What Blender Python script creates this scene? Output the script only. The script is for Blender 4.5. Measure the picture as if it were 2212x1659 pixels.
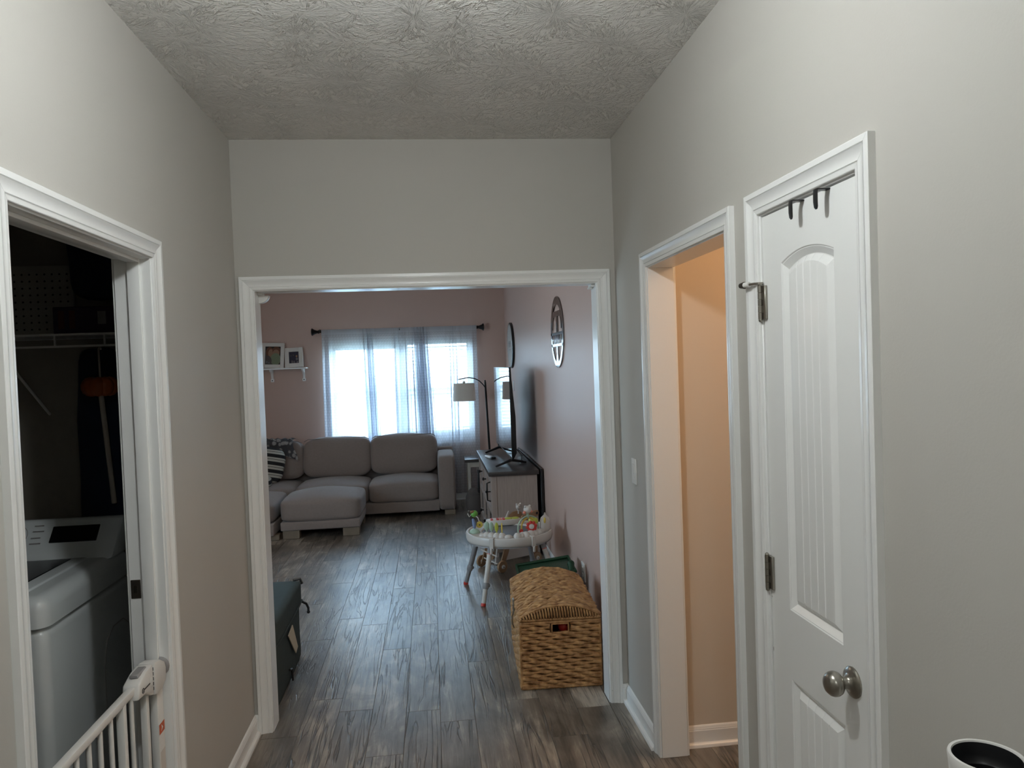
import bpy, bmesh, math, random
from mathutils import Vector, Matrix, noise
random.seed(7)
PI = math.pi
for o in list(bpy.data.objects):
    bpy.data.objects.remove(o)
SC = bpy.context.scene
COL = SC.collection

# ------------------------------------------------------------------ camera
H = 1.6708
YAW, PITCH, ROLL, FPX = 0.10867, -0.02701, -0.03611, 1601.2
cy, sy, cp, sp = math.cos(YAW), math.sin(YAW), math.cos(PITCH), math.sin(PITCH)
fw = Vector((sy * cp, cy * cp, sp)); r0 = Vector((cy, -sy, 0)); u0 = r0.cross(fw)
rr = math.cos(ROLL) * r0 + math.sin(ROLL) * u0
uu = -math.sin(ROLL) * r0 + math.cos(ROLL) * u0
cd = bpy.data.cameras.new('camera'); cam = bpy.data.objects.new('camera', cd); COL.objects.link(cam)
m = Matrix((rr, uu, -fw)).transposed().to_4x4(); m.translation = (0, 0, H)
cam.matrix_world = m
cd.sensor_width = 36; cd.lens = 36 * FPX / 2212; cd.clip_start = 0.02; cd.clip_end = 200
SC.camera = cam

# ------------------------------------------------------------------ light and exposure
W = bpy.data.worlds.new('sky'); SC.world = W; W.use_nodes = True
wn = W.node_tree; wn.nodes.clear()
wo = wn.nodes.new('ShaderNodeOutputWorld'); wb = wn.nodes.new('ShaderNodeBackground')
wt = wn.nodes.new('ShaderNodeTexCoord'); wsx = wn.nodes.new('ShaderNodeSeparateXYZ')
wr = wn.nodes.new('ShaderNodeValToRGB')
wr.color_ramp.elements[0].position = 0.0; wr.color_ramp.elements[0].color = (0.66, 0.83, 1.0, 1)
wr.color_ramp.elements[1].position = 0.6; wr.color_ramp.elements[1].color = (0.50, 0.73, 1.0, 1)
wn.links.new(wt.outputs['Generated'], wsx.inputs[0]); wn.links.new(wsx.outputs['Z'], wr.inputs[0])
wn.links.new(wr.outputs[0], wb.inputs[0]); wb.inputs[1].default_value = 21
wn.links.new(wb.outputs[0], wo.inputs[0])

def lamp(name, typ, loc, energy, color, size=.1, rot=(0, 0, 0), sy_=None):
    d = bpy.data.lights.new(name, typ); d.energy = energy; d.color = color
    if typ == 'AREA':
        d.shape = 'DISK' if sy_ is None else 'RECTANGLE'; d.size = size
        if sy_: d.size_y = sy_
    elif typ == 'POINT': d.shadow_soft_size = size
    o = bpy.data.objects.new(name, d); COL.objects.link(o); o.location = loc; o.rotation_euler = rot
    return o
HALL_GLOBE = 186.
lamp('added_rear_fill', 'AREA', (-.1, -.9, 2.70), 11, (.92, .955, .95), .3)  # fill lamp added behind the camera to lift the hall brightness
lamp('side_room_lamp', 'POINT', (2.05, 2.45, 2.45), 15, (1.0, .66, .39), .16)
pl = lamp('window_portal', 'AREA', (-.35, 9.45, 1.45), 1, (1, 1, 1), 1.9, (PI / 2, 0, PI), 1.35)
pl.rotation_euler = (-PI / 2, 0, 0); pl.data.cycles.is_portal = True
lamp('added_living_fill', 'POINT', (-1.5, 5.9, 2.38), 9, (1.0, .78, .58), .14)  # warm fill lamp added out of view to brighten the living room
p2 = lamp('window_portal', 'AREA', (-3.0, 4.19, 1.575), 1, (1, 1, 1), 1.25, (0, -PI / 2, 0), .94); p2.data.cycles.is_portal = True  # portal for the added left window
vs = SC.view_settings; vs.view_transform = 'Standard'; vs.look = 'None'; vs.gamma = 1; vs.use_curve_mapping = False
vs.exposure = 0.0
SC.cycles.use_denoising = True
SC.cycles.max_bounces = 12; SC.cycles.diffuse_bounces = 6; SC.cycles.transparent_max_bounces = 16
SC.cycles.sample_clamp_indirect = 8

# ------------------------------------------------------------------ materials
class NT:
    def __init__(s, name):
        s.m = bpy.data.materials.new(name); s.m.use_nodes = True; s.t = s.m.node_tree
        s.b = s.t.nodes['Principled BSDF']; s.out = s.t.nodes['Material Output']
    def n(s, typ, **kw):
        nd = s.t.nodes.new(typ)
        for k, v in kw.items():
            if k.startswith('i_'):
                key = k[2:]; key = int(key) if key.isdigit() else key.replace('_', ' ')
                nd.inputs[key].default_value = v
            else: setattr(nd, k, v)
        return nd
    def l(s, a, b): s.t.links.new(a, b)
    def math(s, op, a, b=None, c=None):
        nd = s.n('ShaderNodeMath', operation=op)
        for i, v in enumerate((a, b, c)):
            if v is None: continue
            if isinstance(v, (int, float)): nd.inputs[i].default_value = v
            else: s.l(v, nd.inputs[i])
        return nd.outputs[0]

def rgb(c): return (c[0], c[1], c[2], 1)
def mat(name, col, rough=.5, metal=0., spec=.5, var=0., vscale=6., bump=0., bscale=60., coat=0., sheen=0., stretch=None):
    t = NT(name); b = t.b
    b.inputs['Base Color'].default_value = rgb(col); b.inputs['Roughness'].default_value = rough
    b.inputs['Metallic'].default_value = metal; b.inputs['Specular IOR Level'].default_value = spec
    b.inputs['Coat Weight'].default_value = coat; b.inputs['Sheen Weight'].default_value = sheen
    tc = t.n('ShaderNodeTexCoord'); mp = t.n('ShaderNodeMapping'); t.l(tc.outputs['Object'], mp.inputs[0])
    if stretch: mp.inputs['Scale'].default_value = stretch
    if var > 0:
        nz = t.n('ShaderNodeTexNoise', i_Scale=vscale, i_Detail=4.); t.l(mp.outputs[0], nz.inputs['Vector'])
        mx = t.n('ShaderNodeMix', data_type='RGBA'); mx.inputs[6].default_value = rgb([c * (1 - var) for c in col])
        mx.inputs[7].default_value = rgb([min(1, c * (1 + var)) for c in col]); t.l(nz.outputs[0], mx.inputs[0])
        t.l(mx.outputs[2], b.inputs['Base Color'])
    if bump > 0:
        nb = t.n('ShaderNodeTexNoise', i_Scale=bscale, i_Detail=3.); t.l(mp.outputs[0], nb.inputs['Vector'])
        bp = t.n('ShaderNodeBump', i_Strength=bump, i_Distance=.004); t.l(nb.outputs[0], bp.inputs['Height'])
        t.l(bp.outputs[0], b.inputs['Normal'])
    return t.m

def emis(name, col, s):
    t = NT(name); t.b.inputs['Base Color'].default_value = rgb(col)
    t.b.inputs['Emission Color'].default_value = rgb(col); t.b.inputs['Emission Strength'].default_value = s
    return t.m

PAINT = (.53, .512, .475)
M = {}
M['paint'] = mat('greige_wall_paint', PAINT, .55, var=.03, vscale=1.3, bump=.06, bscale=180, spec=.3)
M['paint_living'] = mat('mauve_greige_wall_paint', (.63, .46, .395), .42, var=.03, vscale=1.2, bump=.05, bscale=180, spec=.35)
M['paint_side'] = mat('beige_side_room_paint', (.68, .60, .50), .6, var=.02, vscale=1, spec=.3)
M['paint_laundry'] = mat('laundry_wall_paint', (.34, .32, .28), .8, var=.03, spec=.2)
M['trim'] = mat('white_trim_paint', (.90, .905, .89), .24, var=.015, vscale=3, bump=.02, bscale=40, spec=.45)
M['white'] = mat('white_plastic', (.80, .79, .76), .35, var=.01)
M['enamel'] = mat('white_enamel', (.72, .76, .77), .18, var=.01, coat=.4)
M['black'] = mat('black_plastic', (.012, .012, .013), .35, var=.1)
M['blackmetal'] = mat('black_metal', (.015, .014, .014), .4, metal=.6, var=.1)
M['nickel'] = mat('brushed_nickel', (.36, .34, .30), .28, metal=1., var=.06, vscale=40)
M['bronze'] = mat('dark_bronze', (.10, .085, .07), .4, metal=.8, var=.1)
M['grey'] = mat('grey_plastic', (.30, .29, .29), .45, var=.03)
M['red'] = mat('red_plastic', (.62, .05, .035), .35, var=.03)
M['orange_label'] = mat('orange_label', (.55, .09, .02), .5, var=.03)
M['yellow'] = mat('yellow_plastic', (.72, .53, .10), .35, var=.03)
M['lime'] = mat('lime_plastic', (.52, .55, .08), .35, var=.03)
M['mint'] = mat('mint_plastic', (.42, .56, .44), .35, var=.03)
M['green'] = mat('green_plastic', (.16, .42, .07), .35, var=.03)
M['dkgreen'] = mat('dark_green_plastic', (.003, .040, .014), .45, var=.1)
M['blue'] = mat('slate_blue_plastic', (.16, .22, .38), .4, var=.03)
M['coral'] = mat('coral_plastic', (.80, .25, .16), .4, var=.03)
M['brownp'] = mat('brown_plastic', (.22, .11, .05), .4, var=.03)
M['sofa'] = mat('taupe_sofa_weave', (.285, .232, .208), .9, var=.10, vscale=45, bump=.25, bscale=420, sheen=.25, spec=.2)
M['sofa_leg'] = mat('sofa_leg_wood', (.22, .17, .12), .5, var=.2, vscale=12)
M['canvas'] = mat('grey_green_canvas', (.058, .072, .070), .9, var=.12, vscale=20, bump=.3, bscale=300, spec=.2)
M['greyfab'] = mat('grey_bag_fabric', (.12, .105, .10), .9, var=.1, bump=.2, bscale=200, spec=.2)
M['tag'] = mat('cream_cloth_tag', (.62, .54, .42), .8, var=.05)
M['walnut'] = mat('dark_walnut_top', (.045, .038, .036), .3, var=.35, vscale=14, stretch=(6, .6, 6), bump=.1, bscale=60)
M['oak'] = mat('pale_oak_panel', (.36, .285, .245), .5, var=.22, vscale=16, stretch=(5, 5, .5), bump=.1, bscale=40)
M['ply'] = mat('birch_plywood', (.36, .215, .115), .5, var=.12, vscale=14)
M['linen'] = mat('linen_lamp_shade', (.82, .77, .70), .9, var=.06, vscale=60, stretch=(1, 1, 6))
M['cream'] = mat('cream_painted_wood', (.50, .46, .40), .5, var=.1, vscale=12)
M['disc'] = mat('whitewashed_round_sign', (.47, .42, .38), .7, var=.3, vscale=10, stretch=(1, 3, 14))
M['signmetal'] = mat('polished_sign_metal', (.24, .23, .23), .12, metal=1., var=.03)
M['screen'] = mat('glossy_tv_screen', (.005, .005, .006), .04, spec=1.0, coat=1.0)
M['display'] = mat('black_display', (.008, .008, .01), .25)
M['purple'] = mat('dark_purple_box', (.05, .025, .06), .6, var=.1)
M['navy'] = mat('navy_cloth', (.015, .025, .055), .9, var=.2)
M['orange'] = mat('orange_plastic', (.42, .10, .02), .5, var=.1)
M['chips'] = mat('worn_paint_chip', (.10, .08, .06), .8, var=.2)
M['subfloor'] = mat('dark_subfloor', (.035, .03, .026), .8, var=.2)
M['lawn'] = mat('pale_ground', (.34, .35, .28), .95, var=.2, vscale=1.5)
M['led'] = emis('lit_globe', (.90, .945, .95), HALL_GLOBE)
M['paper'] = mat('pale_blue_paper', (.48, .56, .66), .6, var=.05)
M['tray'] = mat('warm_white_plastic', (.66, .61, .56), .35, var=.02)
M['mesh_grey'] = mat('grey_tray_top', (.17, .18, .20), .35, var=.05)

def floor_mat():
    t = NT('weathered_vinyl_plank'); b = t.b
    tc = t.n('ShaderNodeTexCoord'); oi = t.n('ShaderNodeObjectInfo')
    mul = t.n('ShaderNodeVectorMath', operation='MULTIPLY_ADD'); mul.inputs[1].default_value = (1, 1, 1)
    cmb = t.n('ShaderNodeCombineXYZ')
    t.l(t.math('MULTIPLY', oi.outputs['Random'], 37.), cmb.inputs[0])
    t.l(t.math('MULTIPLY', oi.outputs['Random'], 91.), cmb.inputs[1])
    t.l(t.math('MULTIPLY', oi.outputs['Random'], 53.), cmb.inputs[2])
    t.l(tc.outputs['Object'], mul.inputs[0]); t.l(cmb.outputs[0], mul.inputs[2])
    V = mul.outputs[0]
    def nz(scale, st, det=5., dist=0., rough=.6):
        mp = t.n('ShaderNodeMapping'); mp.inputs['Scale'].default_value = st; t.l(V, mp.inputs[0])
        n_ = t.n('ShaderNodeTexNoise', i_Scale=scale, i_Detail=det, i_Distortion=dist, i_Roughness=rough); t.l(mp.outputs[0], n_.inputs['Vector'])
        return n_.outputs[0]
    grain = nz(34, (1, .07, 1), 6, .6)
    fine = nz(150, (1, .05, 1), 4, .2)
    patch = nz(5, (1, .45, 1), 4, 1.2)
    crack = nz(16, (1, .055, 1), 3, 1.6, .45)
    # base tone
    tone = t.math('ADD', t.math('MULTIPLY', grain, .55), t.math('MULTIPLY', patch, .75))
    tone = t.math('ADD', tone, t.math('MULTIPLY', fine, .25))
    tone = t.math('ADD', tone, t.math('MULTIPLY', t.math('SUBTRACT', oi.outputs['Random'], .5), .18))
    ramp = t.n('ShaderNodeValToRGB'); e = ramp.color_ramp.elements
    e[0].position = .50; e[0].color = (.055, .045, .036, 1)
    e[1].position = 1.06; e[1].color = (.52, .455, .37, 1)
    k = e.new(.68); k.color = (.145, .121, .097, 1)
    k = e.new(.84); k.color = (.245, .205, .165, 1)
    t.l(tone, ramp.inputs[0])
    # narrow dark cracks
    cr = t.math('ABSOLUTE', t.math('SUBTRACT', crack, .5))
    cr = t.n('ShaderNodeMapRange').outputs[0].node if False else cr
    mr = t.n('ShaderNodeMapRange'); t.l(cr, mr.inputs[0])
    mr.inputs[1].default_value = .0; mr.inputs[2].default_value = .026; mr.inputs[3].default_value = 1.; mr.inputs[4].default_value = 0.
    gate = t.n('ShaderNodeMapRange'); t.l(nz(3.2, (1, .5, 1), 2), gate.inputs[0])
    gate.inputs[1].default_value = .38; gate.inputs[2].default_value = .55
    crm = t.math('MULTIPLY', mr.outputs[0], gate.outputs[0])
    mx = t.n('ShaderNodeMix', data_type='RGBA'); t.l(t.math('MULTIPLY', crm, .8), mx.inputs[0]); t.l(ramp.outputs[0], mx.inputs[6])
    mx.inputs[7].default_value = (.022, .018, .015, 1)
    t.l(mx.outputs[2], b.inputs['Base Color'])
    rg = t.math('ADD', t.math('MULTIPLY', fine, .20), .24); t.l(rg, b.inputs['Roughness'])
    b.inputs['Specular IOR Level'].default_value = .6
    b.inputs['Coat Weight'].default_value = .5; b.inputs['Coat Roughness'].default_value = .30
    hgt = t.math('SUBTRACT', t.math('MULTIPLY', t.math('ADD', grain, fine), .35), crm)
    bp = t.n('ShaderNodeBump', i_Strength=.7, i_Distance=.004); t.l(hgt, bp.inputs['Height']); t.l(bp.outputs[0], b.inputs['Normal'])
    return t.m
M['plank'] = floor_mat()

def ceiling_mat():
    t = NT('crows_foot_ceiling'); b = t.b
    b.inputs['Base Color'].default_value = (.90, .885, .85, 1); b.inputs['Roughness'].default_value = .85; b.inputs['Specular IOR Level'].default_value = .2
    tc = t.n('ShaderNodeTexCoord')
    hs = []
    for off, sc in (((0, 0, 0), 3.6), ((.37, .19, 0), 3.1)):
        mp = t.n('ShaderNodeMapping'); mp.inputs['Location'].default_value = off; t.l(tc.outputs['Object'], mp.inputs[0])
        vo = t.n('ShaderNodeTexVoronoi', i_Scale=sc); vo.voronoi_dimensions = '2D'; t.l(mp.outputs[0], vo.inputs['Vector'])
        sc_ = t.n('ShaderNodeVectorMath', operation='SCALE'); t.l(mp.outputs[0], sc_.inputs[0]); sc_.inputs['Scale'].default_value = 1.
        sub = t.n('ShaderNodeVectorMath', operation='SUBTRACT'); t.l(mp.outputs[0], sub.inputs[0]); t.l(vo.outputs['Position'], sub.inputs[1])
        sx = t.n('ShaderNodeSeparateXYZ'); t.l(sub.outputs[0], sx.inputs[0])
        ang = t.math('ARCTAN2', sx.outputs[1], sx.outputs[0])
        cs = t.math('COSINE', ang); sn = t.math('SINE', ang)
        cb = t.n('ShaderNodeCombineXYZ'); t.l(t.math('MULTIPLY', cs, 1.6), cb.inputs[0]); t.l(t.math('MULTIPLY', sn, 1.6), cb.inputs[1])
        rad = t.math('MULTIPLY', vo.outputs['Distance'], 1.2)
        sxc = t.n('ShaderNodeSeparateXYZ'); t.l(vo.outputs['Color'], sxc.inputs[0])
        t.l(t.math('ADD', rad, t.math('MULTIPLY', sxc.outputs[0], 20.)), cb.inputs[2])
        nz = t.n('ShaderNodeTexNoise', i_Scale=6.5, i_Detail=3., i_Roughness=.6); t.l(cb.outputs[0], nz.inputs['Vector'])
        mr = t.n('ShaderNodeMapRange'); t.l(nz.outputs[0], mr.inputs[0]); mr.inputs[1].default_value = .50; mr.inputs[2].default_value = .70
        g2 = t.n('ShaderNodeMapRange'); t.l(vo.outputs['Distance'], g2.inputs[0]); g2.inputs[1].default_value = .02; g2.inputs[2].default_value = .16
        hs.append(t.math('MULTIPLY', mr.outputs[0], g2.outputs[0]))
    fine = t.n('ShaderNodeTexNoise', i_Scale=55., i_Detail=3.); t.l(tc.outputs['Object'], fine.inputs['Vector'])
    h = t.math('ADD', t.math('MAXIMUM', hs[0], hs[1]), t.math('MULTIPLY', fine.outputs[0], .25))
    bp = t.n('ShaderNodeBump', i_Strength=.8, i_Distance=.012); t.l(h, bp.inputs['Height']); t.l(bp.outputs[0], b.inputs['Normal'])
    return t.m
M['ceiling'] = ceiling_mat()

def wicker_mat(name, a, c):
    t = NT(name); b = t.b; tc = t.n('ShaderNodeTexCoord')
    n1 = t.n('ShaderNodeTexNoise', i_Scale=28., i_Detail=5.); t.l(tc.outputs['Object'], n1.inputs['Vector'])
    r = t.n('ShaderNodeValToRGB'); e = r.color_ramp.elements; e[0].position = .3; e[0].color = rgb(a); e[1].position = .72; e[1].color = rgb(c)
    t.l(n1.outputs[0], r.inputs[0]); t.l(r.outputs[0], b.inputs['Base Color']); b.inputs['Roughness'].default_value = .5
    n2 = t.n('ShaderNodeTexNoise', i_Scale=260., i_Detail=2.); t.l(tc.outputs['Object'], n2.inputs['Vector'])
    bp = t.n('ShaderNodeBump', i_Strength=.3, i_Distance=.002); t.l(n2.outputs[0], bp.inputs['Height']); t.l(bp.outputs[0], b.inputs['Normal'])
    return t.m
M['wicker'] = wicker_mat('woven_water_hyacinth', (.25, .105, .030), (.66, .38, .16))
M['wicker_dark'] = mat('basket_inside', (.10, .052, .02), .8, var=.2)

def curtain_mat():
    t = NT('sheer_dotted_curtain'); t.t.nodes.remove(t.b)
    tc = t.n('ShaderNodeTexCoord'); uv = t.n('ShaderNodeSeparateXYZ'); t.l(tc.outputs['UV'], uv.inputs[0])
    u = t.math('MULTIPLY', uv.outputs[0], 1 / .034); v = t.math('MULTIPLY', uv.outputs[1], 1 / .034)
    row = t.math('FLOOR', v); u2 = t.math('ADD', u, t.math('MULTIPLY', t.math('MODULO', row, 2.), .5))
    fu = t.math('SUBTRACT', t.math('FRACT', u2), .5); fv = t.math('SUBTRACT', t.math('FRACT', v), .5)
    d = t.math('SQRT', t.math('ADD', t.math('MULTIPLY', fu, fu), t.math('MULTIPLY', fv, fv)))
    dot = t.math('LESS_THAN', d, .15)
    ring = t.math('MULTIPLY', t.math('GREATER_THAN', d, .29), t.math('LESS_THAN', d, .40))
    pat = t.math('ADD', t.math('MULTIPLY', dot, .27), t.math('MULTIPLY', ring, .18))
    top = t.math('GREATER_THAN', uv.outputs[1], 2.105)
    op = t.math('MINIMUM', t.math('ADD', t.math('ADD', pat, .71), t.math('MULTIPLY', top, .3)), .985)
    tr = t.n('ShaderNodeBsdfTransparent'); tl = t.n('ShaderNodeBsdfTranslucent'); df = t.n('ShaderNodeBsdfDiffuse')
    tl.inputs[0].default_value = (.58, .62, .70, 1); df.inputs[0].default_value = (.80, .80, .82, 1)
    mx = t.n('ShaderNodeMixShader', i_Fac=.45); t.l(tl.outputs[0], mx.inputs[1]); t.l(df.outputs[0], mx.inputs[2])
    m2 = t.n('ShaderNodeMixShader'); t.l(op, m2.inputs[0]); t.l(tr.outputs[0], m2.inputs[1]); t.l(mx.outputs[0], m2.inputs[2])
    t.l(m2.outputs[0], t.out.inputs[0]); return t.m
M['curtain'] = curtain_mat()

def glass_mat():
    t = NT('window_glass'); t.t.nodes.remove(t.b)
    tr = t.n('ShaderNodeBsdfTransparent'); gl = t.n('ShaderNodeBsdfGlossy'); gl.inputs['Roughness'].default_value = .02
    tr.inputs[0].default_value = (.95, .98, .97, 1)
    mx = t.n('ShaderNodeMixShader', i_Fac=.06); t.l(tr.outputs[0], mx.inputs[1]); t.l(gl.outputs[0], mx.inputs[2]); t.l(mx.outputs[0], t.out.inputs[0])
    return t.m
M['glass'] = glass_mat()

def stripe_mat(name, axis, period, black, white, frac=.45, extra=True):
    t = NT(name); tc = t.n('ShaderNodeTexCoord'); s = t.n('ShaderNodeSeparateXYZ'); t.l(tc.outputs['Object'], s.inputs[0])
    f = t.math('FRACT', t.math('MULTIPLY', s.outputs[axis], 1 / period)); a = t.math('LESS_THAN', f, frac)
    if extra:
        a = t.math('MAXIMUM', a, t.math('MULTIPLY', t.math('GREATER_THAN', f, .72), t.math('LESS_THAN', f, .78)))
    mx = t.n('ShaderNodeMix', data_type='RGBA'); t.l(a, mx.inputs[0]); mx.inputs[6].default_value = rgb(white); mx.inputs[7].default_value = rgb(black)
    t.l(mx.outputs[2], t.b.inputs['Base Color']); t.b.inputs['Roughness'].default_value = .9
    return t.m
M['stripes'] = stripe_mat('striped_pillow_cloth', 2, .088, (.015, .015, .017), (.50, .48, .42))
def throw_mat():
    t = NT('grey_white_throw'); tc = t.n('ShaderNodeTexCoord')
    v = t.n('ShaderNodeTexVoronoi', i_Scale=17.); t.l(tc.outputs['Object'], v.inputs['Vector'])
    r = t.n('ShaderNodeValToRGB'); e = r.color_ramp.elements; e[0].position = .38; e[0].color = (.55, .53, .50, 1); e[1].position = .48; e[1].color = (.14, .14, .15, 1)
    t.l(v.outputs['Distance'], r.inputs[0]); t.l(r.outputs[0], t.b.inputs['Base Color']); t.b.inputs['Roughness'].default_value = .9
    return t.m
M['throw'] = throw_mat()

# ------------------------------------------------------------------ mesh helpers
class MB:
    def __init__(s): s.bm = bmesh.new(); s.mi = 0
    def quad(s, *pts):
        f = s.bm.faces.new([s.bm.verts.new(p) for p in pts]); f.material_index = s.mi; return f
    def box(s, a, b, bev=0., seg=2, mtx=None):
        b2 = bmesh.new(); bmesh.ops.create_cube(b2, size=1)
        for v in b2.verts: v.co = Vector([(a[i] + b[i]) / 2 + v.co[i] * abs(b[i] - a[i]) for i in range(3)])
        if bev > 0:
            bmesh.ops.bevel(b2, geom=b2.edges[:], offset=bev, segments=seg, profile=.5, affect='EDGES')
        s.merge(b2, mtx); return s
    def merge(s, b2, mtx=None):
        if mtx is not None: bmesh.ops.transform(b2, matrix=mtx, verts=b2.verts)
        vm = {}
        for v in b2.verts: vm[v.index if False else v] = s.bm.verts.new(v.co)
        for f in b2.faces:
            try:
                g = s.bm.faces.new([vm[v] for v in f.verts]); g.material_index = s.mi; g.smooth = f.smooth
            except ValueError: pass
        b2.free()
    def tube(s, pts, rad, n=8, caps=True, flat=1.0, closed=False):
        pts = [Vector(p) for p in pts]; k = len(pts)
        rads = rad if isinstance(rad, (list, tuple)) else [rad] * k
        up = None; rings = []
        for i, p in enumerate(pts):
            if closed: d = pts[(i + 1) % k] - pts[i - 1]
            else: d = pts[min(i + 1, k - 1)] - pts[max(i - 1, 0)]
            if d.length < 1e-9: d = Vector((0, 0, 1))
            d.normalize()
            if up is None:
                a = Vector((0, 0, 1)) if abs(d.z) < .9 else Vector((0, 1, 0))
                up = (a - a.dot(d) * d).normalized()
            else:
                up = up - up.dot(d) * d
                if up.length < 1e-6: up = d.orthogonal()
                up.normalize()
            sd = d.cross(up)
            rings.append([s.bm.verts.new(p + rads[i] * (math.cos(2 * PI * j / n) * up * flat + math.sin(2 * PI * j / n) * sd)) for j in range(n)])
        rng = range(k) if closed else range(k - 1)
        for i in rng:
            A, B = rings[i], rings[(i + 1) % k]
            for j in range(n):
                f = s.bm.faces.new((A[j], A[(j + 1) % n], B[(j + 1) % n], B[j])); f.material_index = s.mi; f.smooth = True
        if caps and not closed:
            for R_, rev in ((rings[0], True), (rings[-1], False)):
                f = s.bm.faces.new(R_[::-1] if rev else R_); f.material_index = s.mi
        return s
    def cyl(s, a, b, r, r2=None, n=16): return s.tube([a, b], [r, r if r2 is None else r2], n)
    def lathe(s, prof, n=24, mtx=None, smooth=True):
        b2 = bmesh.new(); rings = []
        for r, z in prof:
            rings.append([b2.verts.new((r * math.cos(2 * PI * j / n), r * math.sin(2 * PI * j / n), z)) for j in range(n)] if r > 1e-6 else [b2.verts.new((0, 0, z))])
        for A, B in zip(rings, rings[1:]):
            for j in range(n):
                a, b, c, d = A[j % len(A)], A[(j + 1) % len(A)], B[(j + 1) % len(B)], B[j % len(B)]
                vs_ = []
                for v in (a, b, c, d):
                    if v not in vs_: vs_.append(v)
                if len(vs_) > 2:
                    f = b2.faces.new(vs_); f.smooth = smooth
        s.merge(b2, mtx); return s
    def sphere(s, c, r, sc=(1, 1, 1), n=14):
        prof = [(r * math.sin(PI * i / (n // 2 + 2)), -r * math.cos(PI * i / (n // 2 + 2))) for i in range(n // 2 + 3)]
        return s.lathe(prof, n, Matrix.Translation(c) @ Matrix.Diagonal((*sc, 1)))
    def prism(s, poly, d0, d1, axis='y', bev=0.):
        """poly in the (a, b) plane, extruded d0..d1 along axis"""
        b2 = bmesh.new()
        def P(a, b, d): return {'y': (a, d, b), 'x': (d, a, b), 'z': (a, b, d)}[axis]
        A = [b2.verts.new(P(a, b, d0)) for a, b in poly]; B = [b2.verts.new(P(a, b, d1)) for a, b in poly]
        n = len(poly); b2.faces.new(A); b2.faces.new(B[::-1])
        for i in range(n): b2.faces.new((A[i], A[(i + 1) % n], B[(i + 1) % n], B[i]))
        bmesh.ops.recalc_face_normals(b2, faces=b2.faces[:])
        if bev > 0: bmesh.ops.bevel(b2, geom=b2.edges[:], offset=bev, segments=2, profile=.5, affect='EDGES')
        s.merge(b2); return s
    def cushion(s, c, size, e=7., bulge=(0, 0, 0), cuts=9, wr=0., seed=0, mtx=None):
        b2 = bmesh.new(); bmesh.ops.create_cube(b2, size=2)
        bmesh.ops.subdivide_edges(b2, edges=b2.edges[:], cuts=cuts, use_grid_fill=True)
        for v in b2.verts:
            p = v.co.copy(); k = (abs(p.x) ** e + abs(p.y) ** e + abs(p.z) ** e) ** (1 / e); p /= k
            q = Vector((p.x * size[0] / 2, p.y * size[1] / 2, p.z * size[2] / 2))
            fx = (1 - p.y ** 2) * (1 - p.z ** 2); fy = (1 - p.x ** 2) * (1 - p.z ** 2); fz = (1 - p.x ** 2) * (1 - p.y ** 2)
            q.x += bulge[0] * fx * (1 if p.x > 0 else -1) * abs(p.x) ** 2
            q.y += bulge[1] * fy * (1 if p.y > 0 else -1) * abs(p.y) ** 2
            q.z += bulge[2] * fz * (1 if p.z > 0 else -1) * abs(p.z) ** 2
            if wr:
                w = noise.noise_vector(Vector((q.x * 5 + seed, q.y * 5, q.z * 5))) * wr; q += w
            v.co = q + Vector(c)
        for f in b2.faces: f.smooth = True
        s.merge(b2, mtx); return s
    def build(s, name, m, parent=None, smooth=None, loc=None, rot=None):
        bmesh.ops.recalc_face_normals(s.bm, faces=s.bm.faces[:])
        me = bpy.data.meshes.new(name); s.bm.to_mesh(me); s.bm.free()
        for q in (m if isinstance(m, (list, tuple)) else [m]): me.materials.append(q)
        if smooth:
            for p in me.polygons: p.use_smooth = True
        else: me.set_sharp_from_angle(angle=math.radians(42))
        o = bpy.data.objects.new(name, me); COL.objects.link(o)
        if parent: o.parent = parent
        if loc: o.location = loc
        if rot: o.rotation_euler = rot
        return o

def sharp(o, ang=35):
    """smooth shading with sharp creases"""
    for p in o.data.polygons: p.use_smooth = True
    o.data.set_sharp_from_angle(angle=math.radians(ang)); return o

def tag(o, label=None, cat=None, group=None, kind=None):
    if label: o['label'] = label
    if cat: o['category'] = cat
    if group: o['group'] = group
    if kind: o['kind'] = kind
    return o
def thing(name, label, cat, loc=(0, 0, 0), rz=0., group=None):
    o = bpy.data.objects.new(name, None); COL.objects.link(o); o.location = loc; o.rotation_euler = (0, 0, rz)
    return tag(o, label, cat, group)
def struct(name, loc=(0, 0, 0), rz=0.):
    o = bpy.data.objects.new(name, None); COL.objects.link(o); o.location = loc; o.rotation_euler = (0, 0, rz); o['kind'] = 'structure'; return o
def S(o): o['kind'] = 'structure'; return o

# ------------------------------------------------------------------ the shell
XL, XR, YE, ZC, TH = -.8717, .9013, 3.5144, 2.7351, .11
XW, YF = .945, 9.276            # living room right wall and far wall
LXL = -2.95                     # living room left wall
YB = -1.7                       # wall behind the camera

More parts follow.
